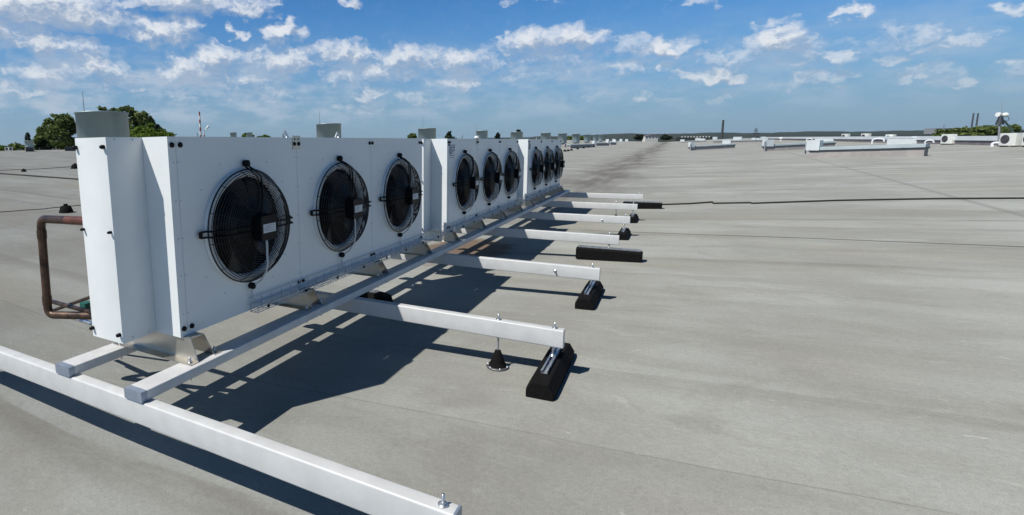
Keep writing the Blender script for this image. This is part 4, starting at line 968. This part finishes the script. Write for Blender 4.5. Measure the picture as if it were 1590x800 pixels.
def stack(px, ytop, ybase, wpx, depth, label, bands=None, mt=None, name='chimney', taper=.7, group=None):
    b = pt(px, ybase, depth); t = pt(px, ytop, depth); r = wpx * depth / F_PX / 2; z0 = -9
    e = empty(name, (b.x, b.y, z0), label, 'chimney', group); H = t.z - z0; hb = b.z - z0
    mb = MB(); rb = r * 1.1
    hs = [0, hb]; n = bands or 1
    for k in range(n + 1): hs.append(hb + (H - hb) * k / n)
    rad = lambda h: rb + (r * taper - rb) * h / H
    mb.lathe([(rad(0), 0), (rad(hb), hb)], (0, 0, 0), 'z', 16, 0)
    for k in range(n):
        a, c = hb + (H - hb) * k / n, hb + (H - hb) * (k + 1) / n; mb.lathe([(rad(a), a), (rad(c), c)], (0, 0, 0), 'z', 16, (k + 1) % 2)
    mb.lathe([(rad(H), H), (.01, H)], (0, 0, 0), 'z', 16, 0)
    mb.build('shaft', [mt or M_FARG, M_RED if bands else (mt or M_FARG)], e)
    mb = MB(); mb.lathe([(rad(H) * 1.02, H * .985), (rad(H) * 1.25, H * .987), (rad(H) * 1.25, H * 1.0), (rad(H) * .8, H * 1.003)], (0, 0, 0), 'z', 16); mb.build('crown_ring', M_FARG, e)
    return e
stack(312, 174, 216, 3.0, 900, 'tall red and white banded chimney far beyond the nearest cooler', 7, M_DISH)
stack(317.5, 203, 216, 2.2, 1000, 'short chimney giving off steam beside the red and white one', 2, M_DISH)
stack(307, 207, 216, 1.6, 950, 'short dark chimney left of the red and white one')
stack(1121, 186.5, 212, 3.2, 900, 'single dark chimney on the horizon above the open roof', None, mat('dark_brick', (.05, .05, .055), .9), 'chimney', .85)
stack(1507.5, 176, 205, 2.2, 1100, 'left one of the twin dark chimneys behind the tree clump', None, mat('blue_grey_concrete', (.06, .07, .09), .9), 'chimney', .85, 'twin chimneys')
stack(1514.5, 176, 205, 2.2, 1100, 'right one of the twin dark chimneys behind the tree clump', None, MATS['blue_grey_concrete'], 'chimney', .85, 'twin chimneys')
def steam():
    mb = MB(); rnd = random.Random(4); D = 1000
    for k in range(7):
        c = pt(318 + k * .9, 202.5 - k * .95, D); r = (.7 + .25 * k) * D / F_PX * .8
        bm = bmesh.new(); bmesh.ops.create_icosphere(bm, subdivisions=2, radius=r)
        vs = []
        for v in bm.verts: vs.append(c + v.co * (1 + .4 * mnoise.noise(v.co * 1.3 / r + Vector((k, 0, 0)))))
        mb.add(vs, [[v.index for v in f.verts] for f in bm.faces], 0, True); bm.free()
    o = mb.build('steam', M_STEAM); tag(o, 'white steam drifting from the short chimney', 'steam', None, 'stuff')
steam()
def pylon():
    b = pt(1173, 212, 700); b.z = -9; H = pt(1173, 199, 700).z + 9; e = empty('power_pylon', b, 'lattice power pylon on the horizon right of the dark chimney', 'pylon'); mb = MB()
    w = 2.4
    for sx, sy in ((-1, -1), (1, -1), (1, 1), (-1, 1)): mb.tube([(sx * w, sy * w, 0), (sx * w * .3, sy * w * .3, H)], .22, 4)
    for k in range(8):
        z0, z1 = H * k / 8, H * (k + 1) / 8; f0, f1 = w * (1 - .7 * k / 8), w * (1 - .7 * (k + 1) / 8); s_ = 1 if k % 2 else -1
        mb.tube([(-s_ * f0, -f0, z0), (s_ * f1, -f1, z1)], .15, 4); mb.tube([(-f0, s_ * f0, z0), (-f1, -s_ * f1, z1)], .15, 4)
    mb.build('lattice', MATS['dark_brick'], e)
    mb = MB()
    for z, l in ((H * .72, 4.2), (H * .86, 3.2)): mb.tube([CR * -l + Vector((0, 0, z)), CR * l + Vector((0, 0, z))], .25, 4)
    mb.build('cross_arm', MATS['dark_brick'], e)
pylon()
def building(name, x0, x1, ytop, depth, label, mt, roof=None, cat='building', windows=0):
    a, b = pt(x0, ytop, depth), pt(x1, ytop, depth); d = b - a; w = math.hypot(d.x, d.y)
    e = empty(name, (a.x, a.y, -9), label, cat, None, math.atan2(d.y, d.x)); h = (a.z + b.z) / 2 + 9
    mb = MB(); mb.box(0, w, 0, w * .4, 0, h); mb.build('wall', mt, e)
    mb = MB()
    if roof == 'gable': mb.prism([(-.5, h), (w + .5, h), (w * .5, h + w * .14)], 'y', -.6, w * .4 + .6)
    else: mb.box(-.3, w + .3, -.3, w * .4 + .3, h + .002, h + .5)
    mb.build('roof', mat('grey_roofing', (.15, .15, .16), .8), e)
    for k in range(windows):
        q = MB(); x = w * (k + .5) / windows; q.box(x - w * .25 / windows, x + w * .25 / windows, -.06, -.003, h - 3.2, h - 1.4); q.build('window', M_TRIM, e)
    return e
building('apartment_block', 1453, 1495, 199.5, 1900, 'long flat grey block on the hill left of the twin chimneys', M_FARG, windows=6)
stack(1465, 193.5, 200, 1.4, 1890, 'small stub chimney on the long grey block')
building('house', 1002, 1022, 211.5, 800, 'cream house with shallow roof among dark trees on the horizon', M_ROUGHW, 'gable', windows=4)
building('flat_hall', 1563, 1640, 203.5, 420, 'flat white roofed hall beyond the parapet at the right picture edge', MATS['grey_roofing'], windows=0)
building('low_hall', 1050, 1112, 213.2, 640, 'long low dark hall on the horizon left of the dark chimney', mat('dark_green_wall', (.05, .06, .05), .9), cat='building')
for i in range(10):
    x = 1059 + i * 4.7; c = pt(x, 213.0, 628); mb = MB(); mb.rbox(-.55, .55, -.6, .6, -.35, .85, .1, 'z')
    o = mb.build('white_block', M_DISH, None, c); tag(o, 'small white block in the evenly spaced row on the horizon left of the chimney', 'block', 'row of white blocks on the horizon')

# ================================================================== AIR
def haze():
    mb = MB(); mb.box(-6500, 6500, -3000, 7500, -10.5, 165)
    mt = bpy.data.materials.new('hazy_air'); mt.use_nodes = True; t = NT(mt.node_tree)
    t.n.remove(t.n['Principled BSDF']); v = t.node('ShaderNodeVolumePrincipled')
    v.inputs['Color'].default_value = (.80, .90, 1.0, 1); v.inputs['Density'].default_value = HAZE; v.inputs['Anisotropy'].default_value = .2
    t.l.new(v.outputs[0], t.n['Material Output'].inputs['Volume'])
    o = mb.build('haze', mt); o['kind'] = 'stuff'; o['label'] = 'pale blue haze over the far hills'; o['category'] = 'haze'
HAZE = 2.5e-5
haze()
